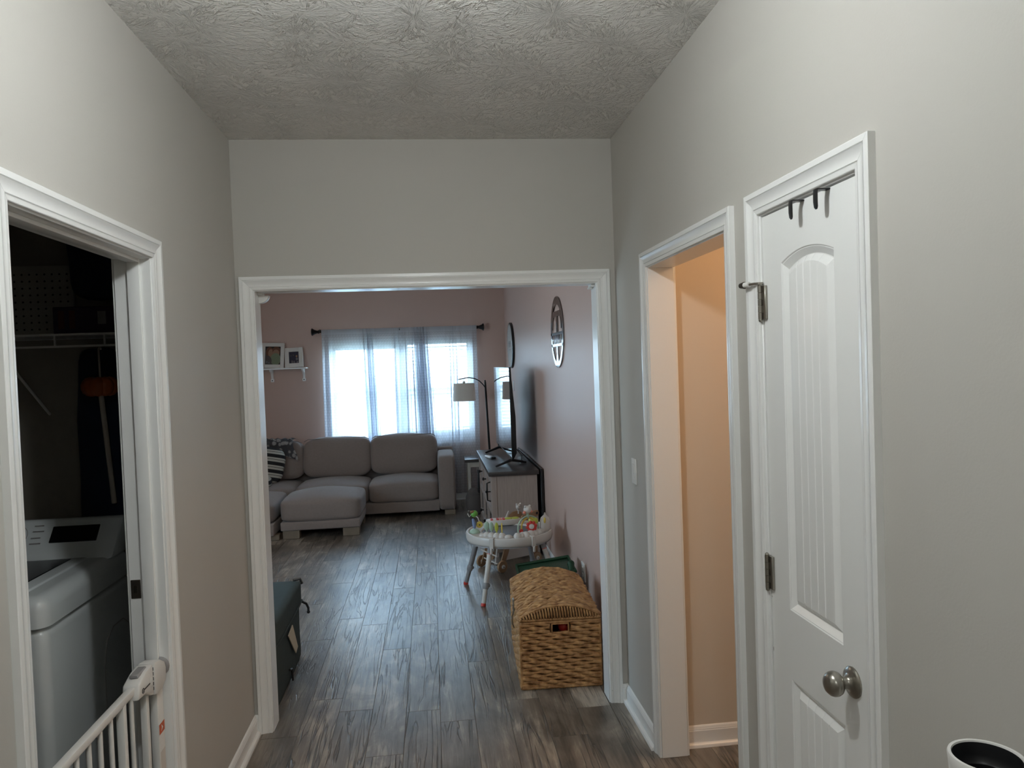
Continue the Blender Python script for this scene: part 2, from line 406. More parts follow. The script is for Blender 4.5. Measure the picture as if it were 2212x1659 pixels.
def plank_mesh(w, l, cache={}):
    k = (round(w, 4), round(l, 3))
    if k not in cache:
        g, b_, t = .0004, .0012, .006
        x0, x1, y0, y1 = g, w - g, g, l - g
        bm = bmesh.new()
        lo = [bm.verts.new((x, y, -b_ * .8)) for x, y in ((x0, y0), (x1, y0), (x1, y1), (x0, y1))]
        hi = [bm.verts.new((x, y, 0)) for x, y in ((x0 + b_, y0 + b_), (x1 - b_, y0 + b_), (x1 - b_, y1 - b_), (x0 + b_, y1 - b_))]
        bt = [bm.verts.new((v.co.x, v.co.y, -t)) for v in lo]
        bm.faces.new(hi)
        for A, B in ((lo, hi), (bt, lo)):
            for i in range(4): bm.faces.new((A[i], A[(i + 1) % 4], B[(i + 1) % 4], B[i]))
        me = bpy.data.meshes.new('plank'); bm.to_mesh(me); bm.free(); me.materials.append(M['plank']); cache[k] = me
    return cache[k]

mb = MB()
mb.box((LXL - .1, YB - .1, -.12), (2.7, YF + .1, -.006))
floor = S(mb.build('floor', M['subfloor']))
PW, PL = .164, 1.22
fixed = {-4 + 1: 3.66, 0: 3.463, 3: 3.232}      # joints read off the photograph, by row
def lay(x0, x1, y0, y1, start):
    y = start
    while y > y0: y -= PL
    while y < y1:
        a, b_ = max(y, y0), min(y + PL, y1)
        if b_ - a > .02:
            o = bpy.data.objects.new('plank', plank_mesh(x1 - x0, b_ - a)); COL.objects.link(o)
            o.location = (x0, a, 0); o.parent = floor
        y += PL
for k in range(-18, 14):
    x0 = -.017 + PW * k; x1 = x0 + PW
    st = fixed.get(k, random.uniform(0, PL) + 3 * PL)
    if x1 <= XL - .1: lay(max(x0, LXL), x1, YE + TH, YF, st)
    elif x0 < XL: lay(max(x0, LXL), x1, 1.6, YF, st)
    elif x0 < XR and x1 > XR: lay(x0, x1, YB, YF, st)
    elif x0 < XR: lay(x0, x1, YB, YF, st)
    else: lay(x0, x1, 1.9, 3.1, st)

mb = MB(); mb.box((XL - .12, YB - .1, ZC), (XR + .12, YE + .01, ZC + .08)); S(mb.build('ceiling', M['ceiling']))
mb = MB(); mb.box((LXL - .1, YE + TH, ZC), (XW + .1, YF + .1, ZC + .08)); S(mb.build('ceiling', M['ceiling']))
mb = MB(); mb.box((XR + TH, 1.9, ZC), (2.7, 3.2, ZC + .08)); S(mb.build('ceiling', M['paint_side']))
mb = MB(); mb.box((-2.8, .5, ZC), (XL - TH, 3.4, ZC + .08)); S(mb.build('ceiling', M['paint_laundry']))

def wall(name, boxes, m):
    mb = MB()
    for a, b_ in boxes: mb.box(a, b_)
    return S(mb.build(name, m))
JT, RV, ZH = .018, .005, 2.05
zr = ZH - RV + JT               # rough opening height
OA = (2.160, 2.980); OB = (1.465, 1.9334); OC = (1.661, 2.477); OE = (-.7928, .8117)
def ro(o): return o[0] + RV - JT, o[1] - RV + JT
a0, a1 = ro(OA); b0, b1 = ro(OB); c0, c1 = ro(OC); e0, e1 = ro(OE)
wall('wall_right', [((XR, YB, 0), (XR + TH, b0, ZC)), ((XR, b1, 0), (XR + TH, a0, ZC)), ((XR, a1, 0), (XR + TH, YE, ZC)),
                    ((XR, b0, zr), (XR + TH, b1, ZC)), ((XR, a0, zr), (XR + TH, a1, ZC))], M['paint'])
wall('wall_left', [((XL - TH, YB, 0), (XL, c0, ZC)), ((XL - TH, c1, 0), (XL, YE, ZC)), ((XL - TH, c0, zr), (XL, c1, ZC))], M['paint'])
we = wall('wall_end', [((LXL, YE, 0), (e0, YE + TH, ZC)), ((e1, YE, 0), (XW + .1, YE + TH, ZC)), ((e0, YE, zr), (e1, YE + TH, ZC))], M['paint'])
wall('wall_back', [((XL - TH, YB - .1, 0), (XR + TH, YB, ZC))], M['paint'])
# living room
WX0, WX1, WZ0, WZ1 = -1.235, .535, .80, 2.035
wall('wall_far', [((LXL - .1, YF, 0), (WX0, YF + .15, ZC)), ((WX1, YF, 0), (XW + .1, YF + .15, ZC)),
                  ((WX0, YF, 0), (WX1, YF + .15, WZ0)), ((WX0, YF, WZ1), (WX1, YF + .15, ZC))], M['paint_living'])
wall('wall_living_right', [((XW, YE + TH, 0), (XW + .11, YF, ZC))], M['paint_living'])
LY0, LY1, LZa, LZb = 3.72, 4.66, .95, 2.2  # opening for the added left window
wall('wall_living_left', [((LXL - .11, YE + TH, 0), (LXL, LY0, ZC)), ((LXL - .11, LY1, 0), (LXL, YF, ZC)), ((LXL - .11, LY0, 0), (LXL, LY1, LZa)), ((LXL - .11, LY0, LZb), (LXL, LY1, ZC))], M['paint_living'])
# side room behind the right opening, closet, laundry room behind the left opening
wall('wall_side_room', [((XR + TH, 3.055, 0), (2.7, 3.16, ZC)), ((2.6, 2.05, 0), (2.7, 3.055, ZC)), ((XR + TH, 1.98, 0), (2.7, 2.05, ZC))], M['paint_side'])
wall('wall_closet', [((XR + .5, 1.3, 0), (XR + .55, 1.98, ZC)), ((XR + TH, 1.3, 0), (XR + .55, 1.34, ZC))], M['paint'])
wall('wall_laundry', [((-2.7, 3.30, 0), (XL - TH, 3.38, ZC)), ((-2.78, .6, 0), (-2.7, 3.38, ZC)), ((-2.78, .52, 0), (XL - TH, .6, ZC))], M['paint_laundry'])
mb = MB(); mb.box((-60, YF + .3, -.35), (60, 90, -.3)); S(mb.build('ground', M['lawn']))

# ------------------------------------------------------------------ casings, jambs, baseboards
CW = .0605
PROF = [(0, 0), (0, .0075), (.0015, .009), (.0115, .0105), (.0122, .0072), (.0140, .0072), (.0150, .0112), (.022, .0105), (.030, .0115),
        (.038, .0145), (.0425, .0172), (.0430, .0130), (.0452, .0130), (.0460, .0178), (.0585, .0178), (CW, .0165), (CW, 0)]
def casing(parent, ua, ub, zt, y0=0., sgn=-1, z0=0.):
    """three mitred boards round an opening; local x along the wall, local y into it"""
    def strip(fa, fb):
        mb = MB(); A = [mb.bm.verts.new(fa(s, d)) for s, d in PROF]; B = [mb.bm.verts.new(fb(s, d)) for s, d in PROF]
        n = len(PROF)
        for i in range(n): mb.bm.faces.new((A[i], A[(i + 1) % n], B[(i + 1) % n], B[i]))
        mb.bm.faces.new(A); mb.bm.faces.new(B[::-1])
        o = mb.build('casing', M['trim'], parent); sharp(o, 20); return o
    g = .0004
    strip(lambda s, d: (ua - s, y0 + sgn * d, z0), lambda s, d: (ua - s, y0 + sgn * d, zt + s - g))
    strip(lambda s, d: (ub + s, y0 + sgn * d, z0), lambda s, d: (ub + s, y0 + sgn * d, zt + s - g))
    strip(lambda s, d: (ua - s + g, y0 + sgn * d, zt + s), lambda s, d: (ub + s - g, y0 + sgn * d, zt + s))
def jamb(parent, ua, ub, zt, th=TH, stop=None, z0=0.):
    ja, jb, jz = ua + RV, ub - RV, zt - RV
    for a, b_ in ((ja - JT, ja), (jb, jb + JT)):
        mb = MB(); mb.box((a, -.001, z0), (b_, th + .001, jz + JT), .0015, 1); mb.build('jamb', M['trim'], parent)
    mb = MB(); mb.box((ja, -.001, jz), (jb, th + .001, jz + JT), .0015, 1); mb.build('jamb', M['trim'], parent)
    if stop:
        s0, s1 = stop
        for a, b_ in ((ja, ja + .011), (jb - .011, jb)):
            mb = MB(); mb.box((a, s0, z0), (b_, s1, jz), .002, 2); mb.build('door_stop', M['trim'], parent)
        mb = MB(); mb.box((ja + .011, s0, jz - .011), (jb - .011, s1, jz), .002, 2); mb.build('door_stop', M['trim'], parent)

# main opening in the end wall (local = world axes)
t1 = struct('trim_1', (0, YE, 0)); casing(t1, OE[0], OE[1], ZH); casing(t1, OE[0], OE[1], ZH, TH, 1); jamb(t1, OE[0], OE[1], ZH)
# side room opening, right wall: local x = -y, local y = +x
t2 = struct('trim_2', (XR, 0, 0), -PI / 2); casing(t2, -OA[1], -OA[0], ZH); casing(t2, -OA[1], -OA[0], ZH, TH, 1); jamb(t2, -OA[1], -OA[0], ZH)
# laundry opening, left wall: local x = +y, local y = -x
t3 = struct('trim_3', (XL, 0, 0), PI / 2); casing(t3, OC[0], OC[1], ZH); casing(t3, OC[0], OC[1], ZH, TH, 1); jamb(t3, OC[0], OC[1], ZH, stop=(.030, .068))
mb = MB(); mb.box((OC[1] - RV - .0025, .076, .965), (OC[1] - RV, .106, 1.025), .001, 1); mb.build('strike_plate', M['bronze'], t3)
mb = MB(); mb.box((OC[1] - RV - .0032, .086, .982), (OC[1] - RV - .0020, .098, 1.006)); mb.build('strike_hole', M['nickel'], t3)

# chips where the white paint has worn off
def chip(p, s, parent=None):
    mb = MB(); mb.sphere(p, 1, s, 6); o = mb.build('paint_chip', M['chips'], parent); return o
chip((OE[0] - .006, -.0088, .045), (.0012, .0008, .008), t1); chip((OE[1] + .009, -.0095, .062), (.0012, .0008, .007), t1)

BPROF = [(0, 0), (.012, 0), (.0125, .066), (.0105, .070), (.0105, .073), (.0085, .076), (.0070, .082), (.0035, .086), (0, .087)]
def baseboard(name, p0, p1, nrm, shoe=True, m='trim'):
    p0, p1, nrm = Vector((*p0, 0)), Vector((*p1, 0)), Vector((*nrm, 0))
    root = struct(name)
    def ext(prof, nm):
        mb = MB(); A = [mb.bm.verts.new(p0 + nrm * d + Vector((0, 0, z))) for d, z in prof]; B = [mb.bm.verts.new(p1 + nrm * d + Vector((0, 0, z))) for d, z in prof]
        n = len(prof)
        for i in range(n): mb.bm.faces.new((A[i], A[(i + 1) % n], B[(i + 1) % n], B[i]))
        mb.bm.faces.new(A); mb.bm.faces.new(B[::-1]); o = mb.build(nm, M[m], root); sharp(o, 25)
    ext(BPROF, 'board')
    if shoe: ext([(.0125, 0), (.028, 0), (.0275, .006), (.0245, .012), (.019, .016), (.0125, .017)], 'shoe_moulding')
    return root
baseboard('baseboard_right', (XR, OA[1] + CW), (XR, YE), (-1, 0))
baseboard('baseboard_right_near', (XR, YB), (XR, OB[0] - CW), (-1, 0))
baseboard('baseboard_left', (XL, OC[1] + CW), (XL, YE), (1, 0))
baseboard('baseboard_left_near', (XL, YB), (XL, OC[0] - CW), (1, 0))
baseboard('baseboard_end_left', (XL, YE), (OE[0] - CW, YE), (0, -1))
baseboard('baseboard_end_right', (OE[1] + CW, YE), (XR, YE), (0, -1))
baseboard('baseboard_side_room', (XR + TH + .018, 3.055), (2.6, 3.055), (0, -1))
baseboard('baseboard_far', (LXL, YF), (XW, YF), (0, -1))
baseboard('baseboard_living_right', (XW, YE + TH), (XW, YF), (-1, 0))

# ------------------------------------------------------------------ closet door
d1 = struct('door_1', (XR, 0, 0), -PI / 2)
casing(d1, -OB[1], -OB[0], ZH); jamb(d1, -OB[1], -OB[0], ZH, stop=(.045, .085))
def door_slab(parent, ua, ub, z0, z1, y0, th):
    mb = MB(); bm = mb.bm; c = (ua + ub) / 2
    ts = []
    gro = [-.58, -.2, .2, .58]
    for i in range(25): ts.append(-1 + i / 12)
    for g in gro: ts = [t for t in ts if abs(t - g) > .045] + [g - .03, g, g + .03]
    ts.sort()
    outer = [bm.verts.new((x, y0, z)) for x, z in ((ua, z0), (ub, z0), (ub, z1), (ua, z1))]
    edges = [bm.edges.new((outer[i], outer[(i + 1) % 4])) for i in range(4)]
    hw = .125
    for zb, zt, sag in ((1.006, 1.905, .024), (.20, .823, 0.)):
        loops = []
        for off, dep in ((0, 0), (.0025, .0025), (.004, .0025), (.019, .0125), (.021, .0125), (.036, .0022), (.040, .0016)):
            top, bot = [], []
            for t in ts:
                x = c + (hw - off) * t; dd = dep
                if off > .035 and any(abs(t - g) < .005 for g in gro): dd = dep + .0016
                top.append(bm.verts.new((x, y0 + dd, zt + sag * (1 - t * t) - off)))
                bot.append(bm.verts.new((x, y0 + dd, zb + off)))
            loops.append(bot + top[::-1])
        n = len(loops[0])
        for A, B in zip(loops, loops[1:]):
            for i in range(n): bm.faces.new((A[i], A[(i + 1) % n], B[(i + 1) % n], B[i]))
        L = loops[-1]; k = len(ts)
        for i in range(k - 1): bm.faces.new((L[i], L[i + 1], L[n - 2 - i], L[n - 1 - i]))
        es = []
        for i in range(n):
            e = bm.edges.get((loops[0][i], loops[0][(i + 1) % n])); es.append(e)
        edges += es
    bmesh.ops.triangle_fill(bm, use_beauty=True, edges=edges)
    back = [bm.verts.new((v.co.x, y0 + th, v.co.z)) for v in outer]
    bm.faces.new(back)
    for i in range(4): bm.faces.new((outer[i], outer[(i + 1) % 4], back[(i + 1) % 4], back[i]))
    o = mb.build('door_slab', M['trim'], parent); sharp(o, 18); return o
sa, sb = -OB[1] + RV + .003, -OB[0] - RV - .003
slab = door_slab(d1, sa, sb, .012, ZH - RV - .004, .004, .035)
def hinge(z, pin_stop=False):
    x = -OB[1] + RV + .0015
    mb = MB()
    mb.box((x - .004, -.004, z - .045), (x + .022, .0035, z + .045), .001, 1)
    for i in range(5):
        mb.cyl((x, -.007, z - .045 + i * .018 + .0006), (x, -.007, z - .045 + (i + 1) * .018 - .0006), .0065, n=12)
    mb.sphere((x, -.007, z + .047), .006); mb.sphere((x, -.007, z - .047), .006)
    h = mb.build('hinge', M['nickel'], d1)
    mb = MB()
    for dz in (-.036, 0, .036): mb.box((x + .0062, -.0052, z + dz - .008), (x + .0105, -.0036, z + dz + .008))
    mb.build('knuckle_gap', M['bronze'], h)
    if pin_stop:
        mb = MB(); mb.cyl((x, -.007, z + .049), (x, -.007, z + .055), .009)
        mb.tube([(x, -.009, z + .052), (x - .016, -.018, z + .053), (x - .052, -.030, z + .053)], .0038, 8)
        mb.build('hinge_stop', M['nickel'], h)
        mb = MB(); mb.cyl((x - .030, -.023, z + .053), (x - .048, -.029, z + .053), .0075, n=12); mb.build('stop_bumper', M['white'], h)
        mb = MB(); mb.cyl((x - .050, -.029, z + .053), (x - .064, -.034, z + .053), .010, .007, n=12); mb.build('stop_pad', M['bronze'], h)
hinge(1.812, True); hinge(1.078); hinge(.25)
# knob
kz, kx = .938, -1.537
mb = MB()
R90 = Matrix.Rotation(PI / 2, 4, 'X')       # lathe axis z -> -y
mb.lathe([(0, -.002), (.034, -.002), (.0345, .003), (.031, .007), (.022, .010), (.015, .014), (.0125, .02), (.0125, .027), (.011, .03)], 28, Matrix.Translation((kx, .004, kz)) @ R90)
kn = mb.build('door_knob', M['nickel'], d1)
mb = MB()
mb.lathe([(.011, .022), (.012, .025), (.0165, .028), (.024, .034), (.0275, .042), (.0275, .049), (.025, .056), (.018, .0625), (.009, .0655), (0, .066)], 28, Matrix.Translation((kx, .004, kz)) @ R90)
mb.build('knob_head', M['nickel'], kn)
mb = MB(); mb.sphere((sb - .0005, .0030, kz - .012), 1, (.0075, .0035, .027), 16); mb.build('latch_plate', M['bronze'], d1)
chip((sa + .001, .0045, .865), (.0015, .001, .008), d1); chip((sa + .001, .0045, 1.01), (.0012, .001, .003), d1)

# over-the-door hooks
for y, lab in ((1.708, 'black over-door hook above closet door, the one nearer the hinges'), (1.592, 'black over-door hook above closet door, the one nearer the knob side')):
    hk = thing('over_door_hook', lab, 'hook', (XR, y, ZH - RV - .004), -PI / 2, 'hooks over the closet door')
    mb = MB(); mb.box((-.010, -.004, -.0045), (.010, .040, -.0015), .0008, 1)
    mb.build('top_strap', M['black'], hk)
    mb = MB()
    mb.box((-.010, -.026, -.0045), (.010, -.002, -.0015), .001, 1); pts = [(0, -.0255, -.002), (0, -.0265, -.012), (0, -.0265, -.030), (0, -.0255, -.042), (0, -.0245, -.047)]
    mb.tube([(p[0], p[1], p[2]) for p in pts], [.0095, .0098, .0098, .0085, .004], 10, flat=.2); mb.build('hook_tip', M['black'], hk)

# ------------------------------------------------------------------ lamps that hang out of frame
ld = thing('ceiling_light', 'small round globe ceiling light above the hallway', 'light', (-.03, 1.40, ZC))
mb = MB(); mb.lathe([(0, 0), (.055, 0), (.052, -.012), (.025, -.020), (0, -.020)], 32); mb.build('canopy', M['white'], ld)
mb = MB(); mb.tube([(0, 0, -.018), (0, 0, -.12)], .012, 12); mb.mi = 1; mb.sphere((0, 0, -.17), .066, n=24); mb.build('globe', [M['nickel'], M['led']], ld)

# ------------------------------------------------------------------ switch and outlet
sw = thing('light_switch', 'white rocker light switch on hallway wall beside side-room doorway', 'switch', (XR, 3.264, 1.166), -PI / 2)
mb = MB(); mb.box((-.036, -.006, -.058), (.036, 0, .058), .003, 2); mb.build('cover_plate', M['white'], sw)
mb = MB(); mb.box((-.017, -.009, -.034), (.017, -.005, .034), .002, 2); mb.build('rocker', M['white'], sw)
ol = thing('wall_outlet', 'white double power outlet low on living room wall beside wicker chest', 'outlet', (XW, 4.727, .30), -PI / 2)
mb = MB(); mb.box((-.050, -.009, -.060), (.050, 0, .060), .004, 2); mb.build('cover_plate', M['white'], ol)
for dz in (-.02, .02):
    mb = MB(); mb.lathe([(0, 0), (.0165, 0), (.0165, .0115), (.0155, .0125), (0, .0125)], 20, Matrix.Translation((0, 0, dz)) @ R90)
    so = mb.build('socket', M['white'], ol)
    mb = MB()
    for dx in (-.006, .006): mb.box((dx - .001, -.0130, dz - .001), (dx + .001, -.0124, dz + .008))
    mb.build('slot', M['black'], so)

# white clips in the top corners of the opening
cl = thing('rod_bracket', 'white cupped rod bracket in top left corner of the wide opening', 'bracket', (OE[0] + RV, YE + .08, ZH - RV))
mb = MB(); mb.box((0, -.03, -.012), (.022, .03, 0), .002, 2); mb.build('base_plate', M['white'], cl)
mb = MB()
poly = [(0, -.012)] + [(.046 * math.cos(a), -.012 - .036 * math.sin(a)) for a in [i * PI / 2 / 10 for i in range(11)]]
mb.prism(poly, -.006, .030, 'y', .0015); mb.build('cup', M['white'], cl)
cr_ = thing('rod_bracket', 'small white square bracket in top right corner of the wide opening', 'bracket', (OE[1] - RV, YE + .055, ZH - RV))
mb = MB(); mb.box((-.020, -.035, -.014), (0, .03, 0), .002, 2); mb.build('base_plate', M['white'], cr_)
mb = MB(); mb.box((-.024, .0, -.022), (-.004, .03, -.012), .003, 2); mb.build('lip', M['white'], cr_)

# ------------------------------------------------------------------ windows, blinds, curtains
def window(n, x0, x1, blind_to, lab):
    w = struct('window_%d' % n, (x0, YF, 0)); W_ = x1 - x0; z0, z1 = WZ0, WZ1
    def part(name, boxes, m='white', bev=.003):
        mb = MB()
        for a, b_ in boxes: mb.box(a, b_, bev, 1)
        return mb.build(name, M[m], w)
    f = .035
    part('window_frame', [((0, .06, z0), (f, .14, z1)), ((W_ - f, .06, z0), (W_, .14, z1)), ((f, .06, z0), (W_ - f, .14, z0 + f)), ((f, .06, z1 - f), (W_ - f, .14, z1))])
    zm = 1.385; s = .04
    def sash(name, za, zb, y):
        part(name, [((f, y, za), (f + s, y + .03, zb)), ((W_ - f - s, y, za), (W_ - f, y + .03, zb)),
                    ((f + s, y, za), (W_ - f - s, y + .03, za + s)), ((f + s, y, zb - s), (W_ - f - s, y + .03, zb))])
        mb = MB(); mb.box((f + s, y + .013, za + s), (W_ - f - s, y + .017, zb - s)); mb.build('pane', M['glass'], w)
    sash('lower_sash', z0 + f, zm + .02, .066); sash('upper_sash', zm - .02, z1 - f, .102)
    part('window_sill', [((-.03, -.02, z0 - .022), (W_ + .03, .06, z0))], 'trim')
    part('jamb_liner', [((-.001, 0, z0), (.012, .06, z1)), ((W_ - .012, 0, z0), (W_ + .001, .06, z1)), ((0, 0, z1 - .012), (W_, .06, z1))], 'trim')
    b = thing('window_blind', lab, 'blind', (x0, YF, 0), 0, 'blinds behind the curtains')
    mb = MB(); mb.box((.016, .008, z1 - .065), (W_ - .016, .055, z1 - .013), .003, 1); mb.build('headrail', M['white'], b)
    zz = z1 - .075
    me = None; pitch = .0195 if blind_to > 1.5 else .042
    while zz > blind_to:
        if me is None:
            mb = MB(); mb.box((.018, -.024, -.0012), (W_ - .018, .024, .0012)); o = mb.build('slat', M['white'], b); me = o.data
        else:
            o = bpy.data.objects.new('slat', me); COL.objects.link(o); o.parent = b
        o.location = (0, .032, zz); o.rotation_euler = (.12 if pitch < .03 else .30, 0, 0); zz -= pitch if pitch > .03 else .006
    mb = MB(); mb.box((.018, .010, zz - .012), (W_ - .018, .050, zz + .004), .002, 1); mb.build('bottom_rail', M['white'], b)
window(1, WX0, -.352, 1.93, 'white slatted blind drawn up behind the left sheer curtain')
window(2, -.348, WX1, .93, 'white slatted blind let down behind the right sheer curtain')
mb = MB(); mb.box((-.352, YF, WZ0), (-.348, YF + .15, WZ1)); mb.build('trim_4', M['trim'])['kind'] = 'structure'

w3 = struct('window_3', (LXL, 0, 0))  # unseen window added in the left wall to light the living room
for k in range(2):
    ya, yb = LY0 + k * .47, LY0 + (k + 1) * .47
    mb = MB()
    for a, c in (((-.09, ya, LZa), (-.05, ya + .05, LZb)), ((-.09, yb - .05, LZa), (-.05, yb, LZb)), ((-.09, ya + .05, LZa), (-.05, yb - .05, LZa + .05)), ((-.09, ya + .05, LZb - .05), (-.05, yb - .05, LZb))): mb.box(a, c, .003, 1)
    mb.build('sash', M['white'], w3)
    mb = MB(); mb.box((-.073, ya + .05, LZa + .05), (-.069, yb - .05, LZb - .05)); mb.build('pane', M['glass'], w3)

ROD_Z, ROD_Y = 2.142, YF - .085
rod = thing('curtain_rod', 'black curtain rod with flared finials above living room window', 'curtain rod', (0, ROD_Y, ROD_Z))
tl = math.radians(0)
mb = MB(); mb.cyl((-1.335, 0, 0), (.60, 0, 0), .0125, n=14); mb.build('pole', M['blackmetal'], rod)
for x, s in ((-1.33, -1), (.595, 1)):
    mb = MB(); mb.lathe([(0, -.01), (.018, -.01), (.020, .006), (.016, .012), (.020, .026), (.029, .05), (.044, .070), (.046, .078), (.040, .083), (0, .084)], 20,
                        Matrix.Translation((x, 0, 0)) @ Matrix.Rotation(s * PI / 2, 4, 'Y')); mb.build('finial', M['blackmetal'], rod)
for x in (-1.325, -.36, .575):
    mb = MB(); mb.tube([(x, .084, .012), (x, .03, .012), (x, .0, .0)], .006, 8); mb.lathe([(0, 0), (.02, 0), (.02, .006), (0, .006)], 14, Matrix.Translation((x, .085, .012)) @ R90)
    mb.tube([(x, .012, -.014), (x, -.004, -.016), (x, -.014, -.004), (x, -.013, .012)], .005, 8); mb.cyl((x, -.004, .006), (x, -.004, .024), .004, n=8); mb.build('rod_support', M['blackmetal'], rod)

def curtain(x0, x1, lab, dens, seed, lean):
    c = thing('curtain', lab, 'curtain', (0, ROD_Y, 0), 0, 'sheer curtains at the window')
    rnd = random.Random(seed); nx, nz = 260, 16; zt, zb = ROD_Z + .024, .095
    me = bpy.data.meshes.new('curtain_panel'); verts, faces, uvs = [], [], []
    us = 0; arc = [0]; ph = [rnd.uniform(0, 6.28) for _ in range(4)]
    for i in range(nx + 1):
        t = i / nx; arc.append(0)
    def dn(t): return dens(t)
    phs = [0]
    for i in range(nx): phs.append(phs[-1] + dn(i / nx) / nx)
    for j in range(nz + 1):
        f = (j / nz) ** 1.5; z = zt + (zb - zt) * f
        pu = 0; last = None
        for i in range(nx + 1):
            t = i / nx; d = min(1., dn(t) / 150)
            amp = (.006 + .030 * d) * (.55 + .45 * min(1, f * 3))
            y = amp * math.sin(phs[i] + .5 * math.sin(3 * f + ph[0])) + .005 * math.sin(phs[i] * .43 + ph[1] + f * 2)
            x = x0 + (x1 - x0) * t + lean(t, f) + .85 * amp * math.sin(phs[i] * 2 + ph[2])
            if j == 0 or True:
                if f < .03: y = -.0165 + .0025 * math.sin(phs[i])
                elif f < .06: y = y * .6 - .005
            p = Vector((x, y, z))
            if last is not None: pu += math.hypot(p.x - last.x, p.y - last.y)
            last = p; verts.append(p); uvs.append((pu, z))
    for j in range(nz):
        for i in range(nx):
            a = j * (nx + 1) + i; faces.append((a, a + 1, a + nx + 2, a + nx + 1))
    me.from_pydata(verts, [], faces); me.materials.append(M['curtain'])
    ul = me.uv_layers.new(name='uv')
    for lp in me.loops: ul.data[lp.index].uv = uvs[lp.vertex_index]
    for p in me.polygons: p.use_smooth = True
    o = bpy.data.objects.new('curtain_panel', me); COL.objects.link(o); o.parent = c
    return c
def bump_(t, c, w): return math.exp(-((t - c) / w) ** 2)
curtain(-1.302, -.37, 'left of the two white sheer dotted curtains, behind the sofa back',
        lambda t: 22 + 70 * bump_(t, .06, .07) + 110 * bump_(t, .60, .085) + 70 * bump_(t, .97, .07), 3, lambda t, f: -.008 * f + .05 * f * bump_(t, .6, .2))
curtain(-.36, .592, 'right of the two white sheer dotted curtains, nearer the floor lamp',
        lambda t: 20 + 60 * bump_(t, .05, .08) + 150 * bump_(t, .26, .10) + 60 * bump_(t, .68, .1) + 50 * bump_(t, .95, .06), 5, lambda t, f: -.012 * f + .07 * f * bump_(t, .32, .18))

# ------------------------------------------------------------------ sofa
sofa = thing('sectional_sofa', 'taupe fabric sectional sofa with loose back cushions under the window', 'sofa', (0, 8.33, 0))
SX0, SX1 = -1.54, .045
mb = MB(); mb.box((SX0, .015, .052), (SX1, .80, .172), .012, 3); mb.build('base', M['sofa'], sofa, True)
mb = MB(); mb.box((-2.5, -.83, .052), (SX0 - .06, .80, .172), .012, 3); mb.build('base', M['sofa'], sofa, True)
def cush(name, x0, x1, y0, y1, z0, z1, bulge, seed, e=9., rot=None, cuts=11, wr=.006):
    mb = MB(); mb.cushion((0, 0, 0), (x1 - x0, y1 - y0, z1 - z0), e, bulge, cuts, wr, seed)
    o = mb.build(name, M['sofa'], sofa, True, ((x0 + x1) / 2, (y0 + y1) / 2, (z0 + z1) / 2), rot)
    return o
cush('seat_cushion', -.742, .042, 0, .68, .172, .392, (0, .01, .050), 1)
cush('seat_cushion', -1.545, -.745, 0, .68, .172, .392, (0, .01, .050), 2)
cush('seat_cushion', -2.5, -1.55, 0.02, .80, .172, .385, (0, .01, .045), 3)
cush('seat_cushion', -2.5, -1.60, -.84, .02, .172, .375, (0, .01, .050), 4)
cush('back_cushion', -.735, .035, .49, .72, .42, .872, (.015, .045, .018), 5, 6., (-.10, 0, 0), 13, .013)
cush('back_cushion', -1.515, -.742, .49, .72, .42, .868, (.015, .045, .018), 8, 6., (-.10, 0, .01), 13, .013)
cush('back_cushion', -2.30, -1.525, .50, .72, .42, .855, (.015, .04, .014), 7, 6., (-.08, 0, 0), 13, .012)
def piping(pts, par):
    mb = MB(); mb.tube(pts, .0045, 6); mb.build('piping', M['sofa'], par)
for cush_o in [o for o in sofa.children if o.name.startswith('back_cushion')]:
    d = cush_o.data; hx = max(v.co.x for v in d.vertices); hz = max(v.co.z for v in d.vertices)
    piping([(hx * s * .97, -.085 - .0 * s, hz * (.90 if abs(s) < .9 else .80)) for s in (-.97, -.85, -.5, 0, .5, .85, .97)], cush_o)
mb = MB(); mb.cushion((.137, .36, .358), (.195, .74, .612), 12., (.0, .01, .012), 9, .003, 4); arm = mb.build('arm', M['sofa'], sofa, True)
mb = MB(); mb.tube([(.205, -.012, .06), (.205, -.014, .60), (.203, -.004, .645), (.202, .06, .662), (.202, .60, .664)], .004, 6); mb.build('piping', M['sofa'], arm)
mb = MB(); mb.box((-2.5, .72, .08), (.232, .80, .70), .03, 3); mb.build('back_frame', M['sofa'], sofa, True)
mb = MB(); mb.box((-2.72, -.80, .06), (-2.51, .80, .64), .03, 3); mb.build('arm', M['sofa'], sofa, True)
for x, y in ((.10, .02), (.10, .72), (-2.45, -.78), (-1.68, -.78), (-2.45, .72)):
    mb = MB(); mb.box((x, y, 0), (x + .12, y + .10, .055), .004, 1); mb.build('leg', M['sofa_leg'], sofa)

ott = thing('ottoman', 'square taupe fabric ottoman on wooden block feet before the sofa', 'ottoman', (-1.155, 7.905, 0))
mb = MB(); mb.box((-.392, -.352, .085), (.392, .352, .172), .014, 3); mb.build('base', M['sofa'], ott, True)
mb = MB(); mb.cushion((0, 0, .277), (.80, .72, .215), 9., (.008, .012, .065), 13, .005, 12); cu = mb.build('cushion', M['sofa'], ott, True)
for x in (-.375, .215):
    for y in (-.335, .235):
        mb = MB(); mb.box((x, y, 0), (x + .165, y + .10, .088), .004, 1); mb.build('leg', M['sofa_leg'], ott)

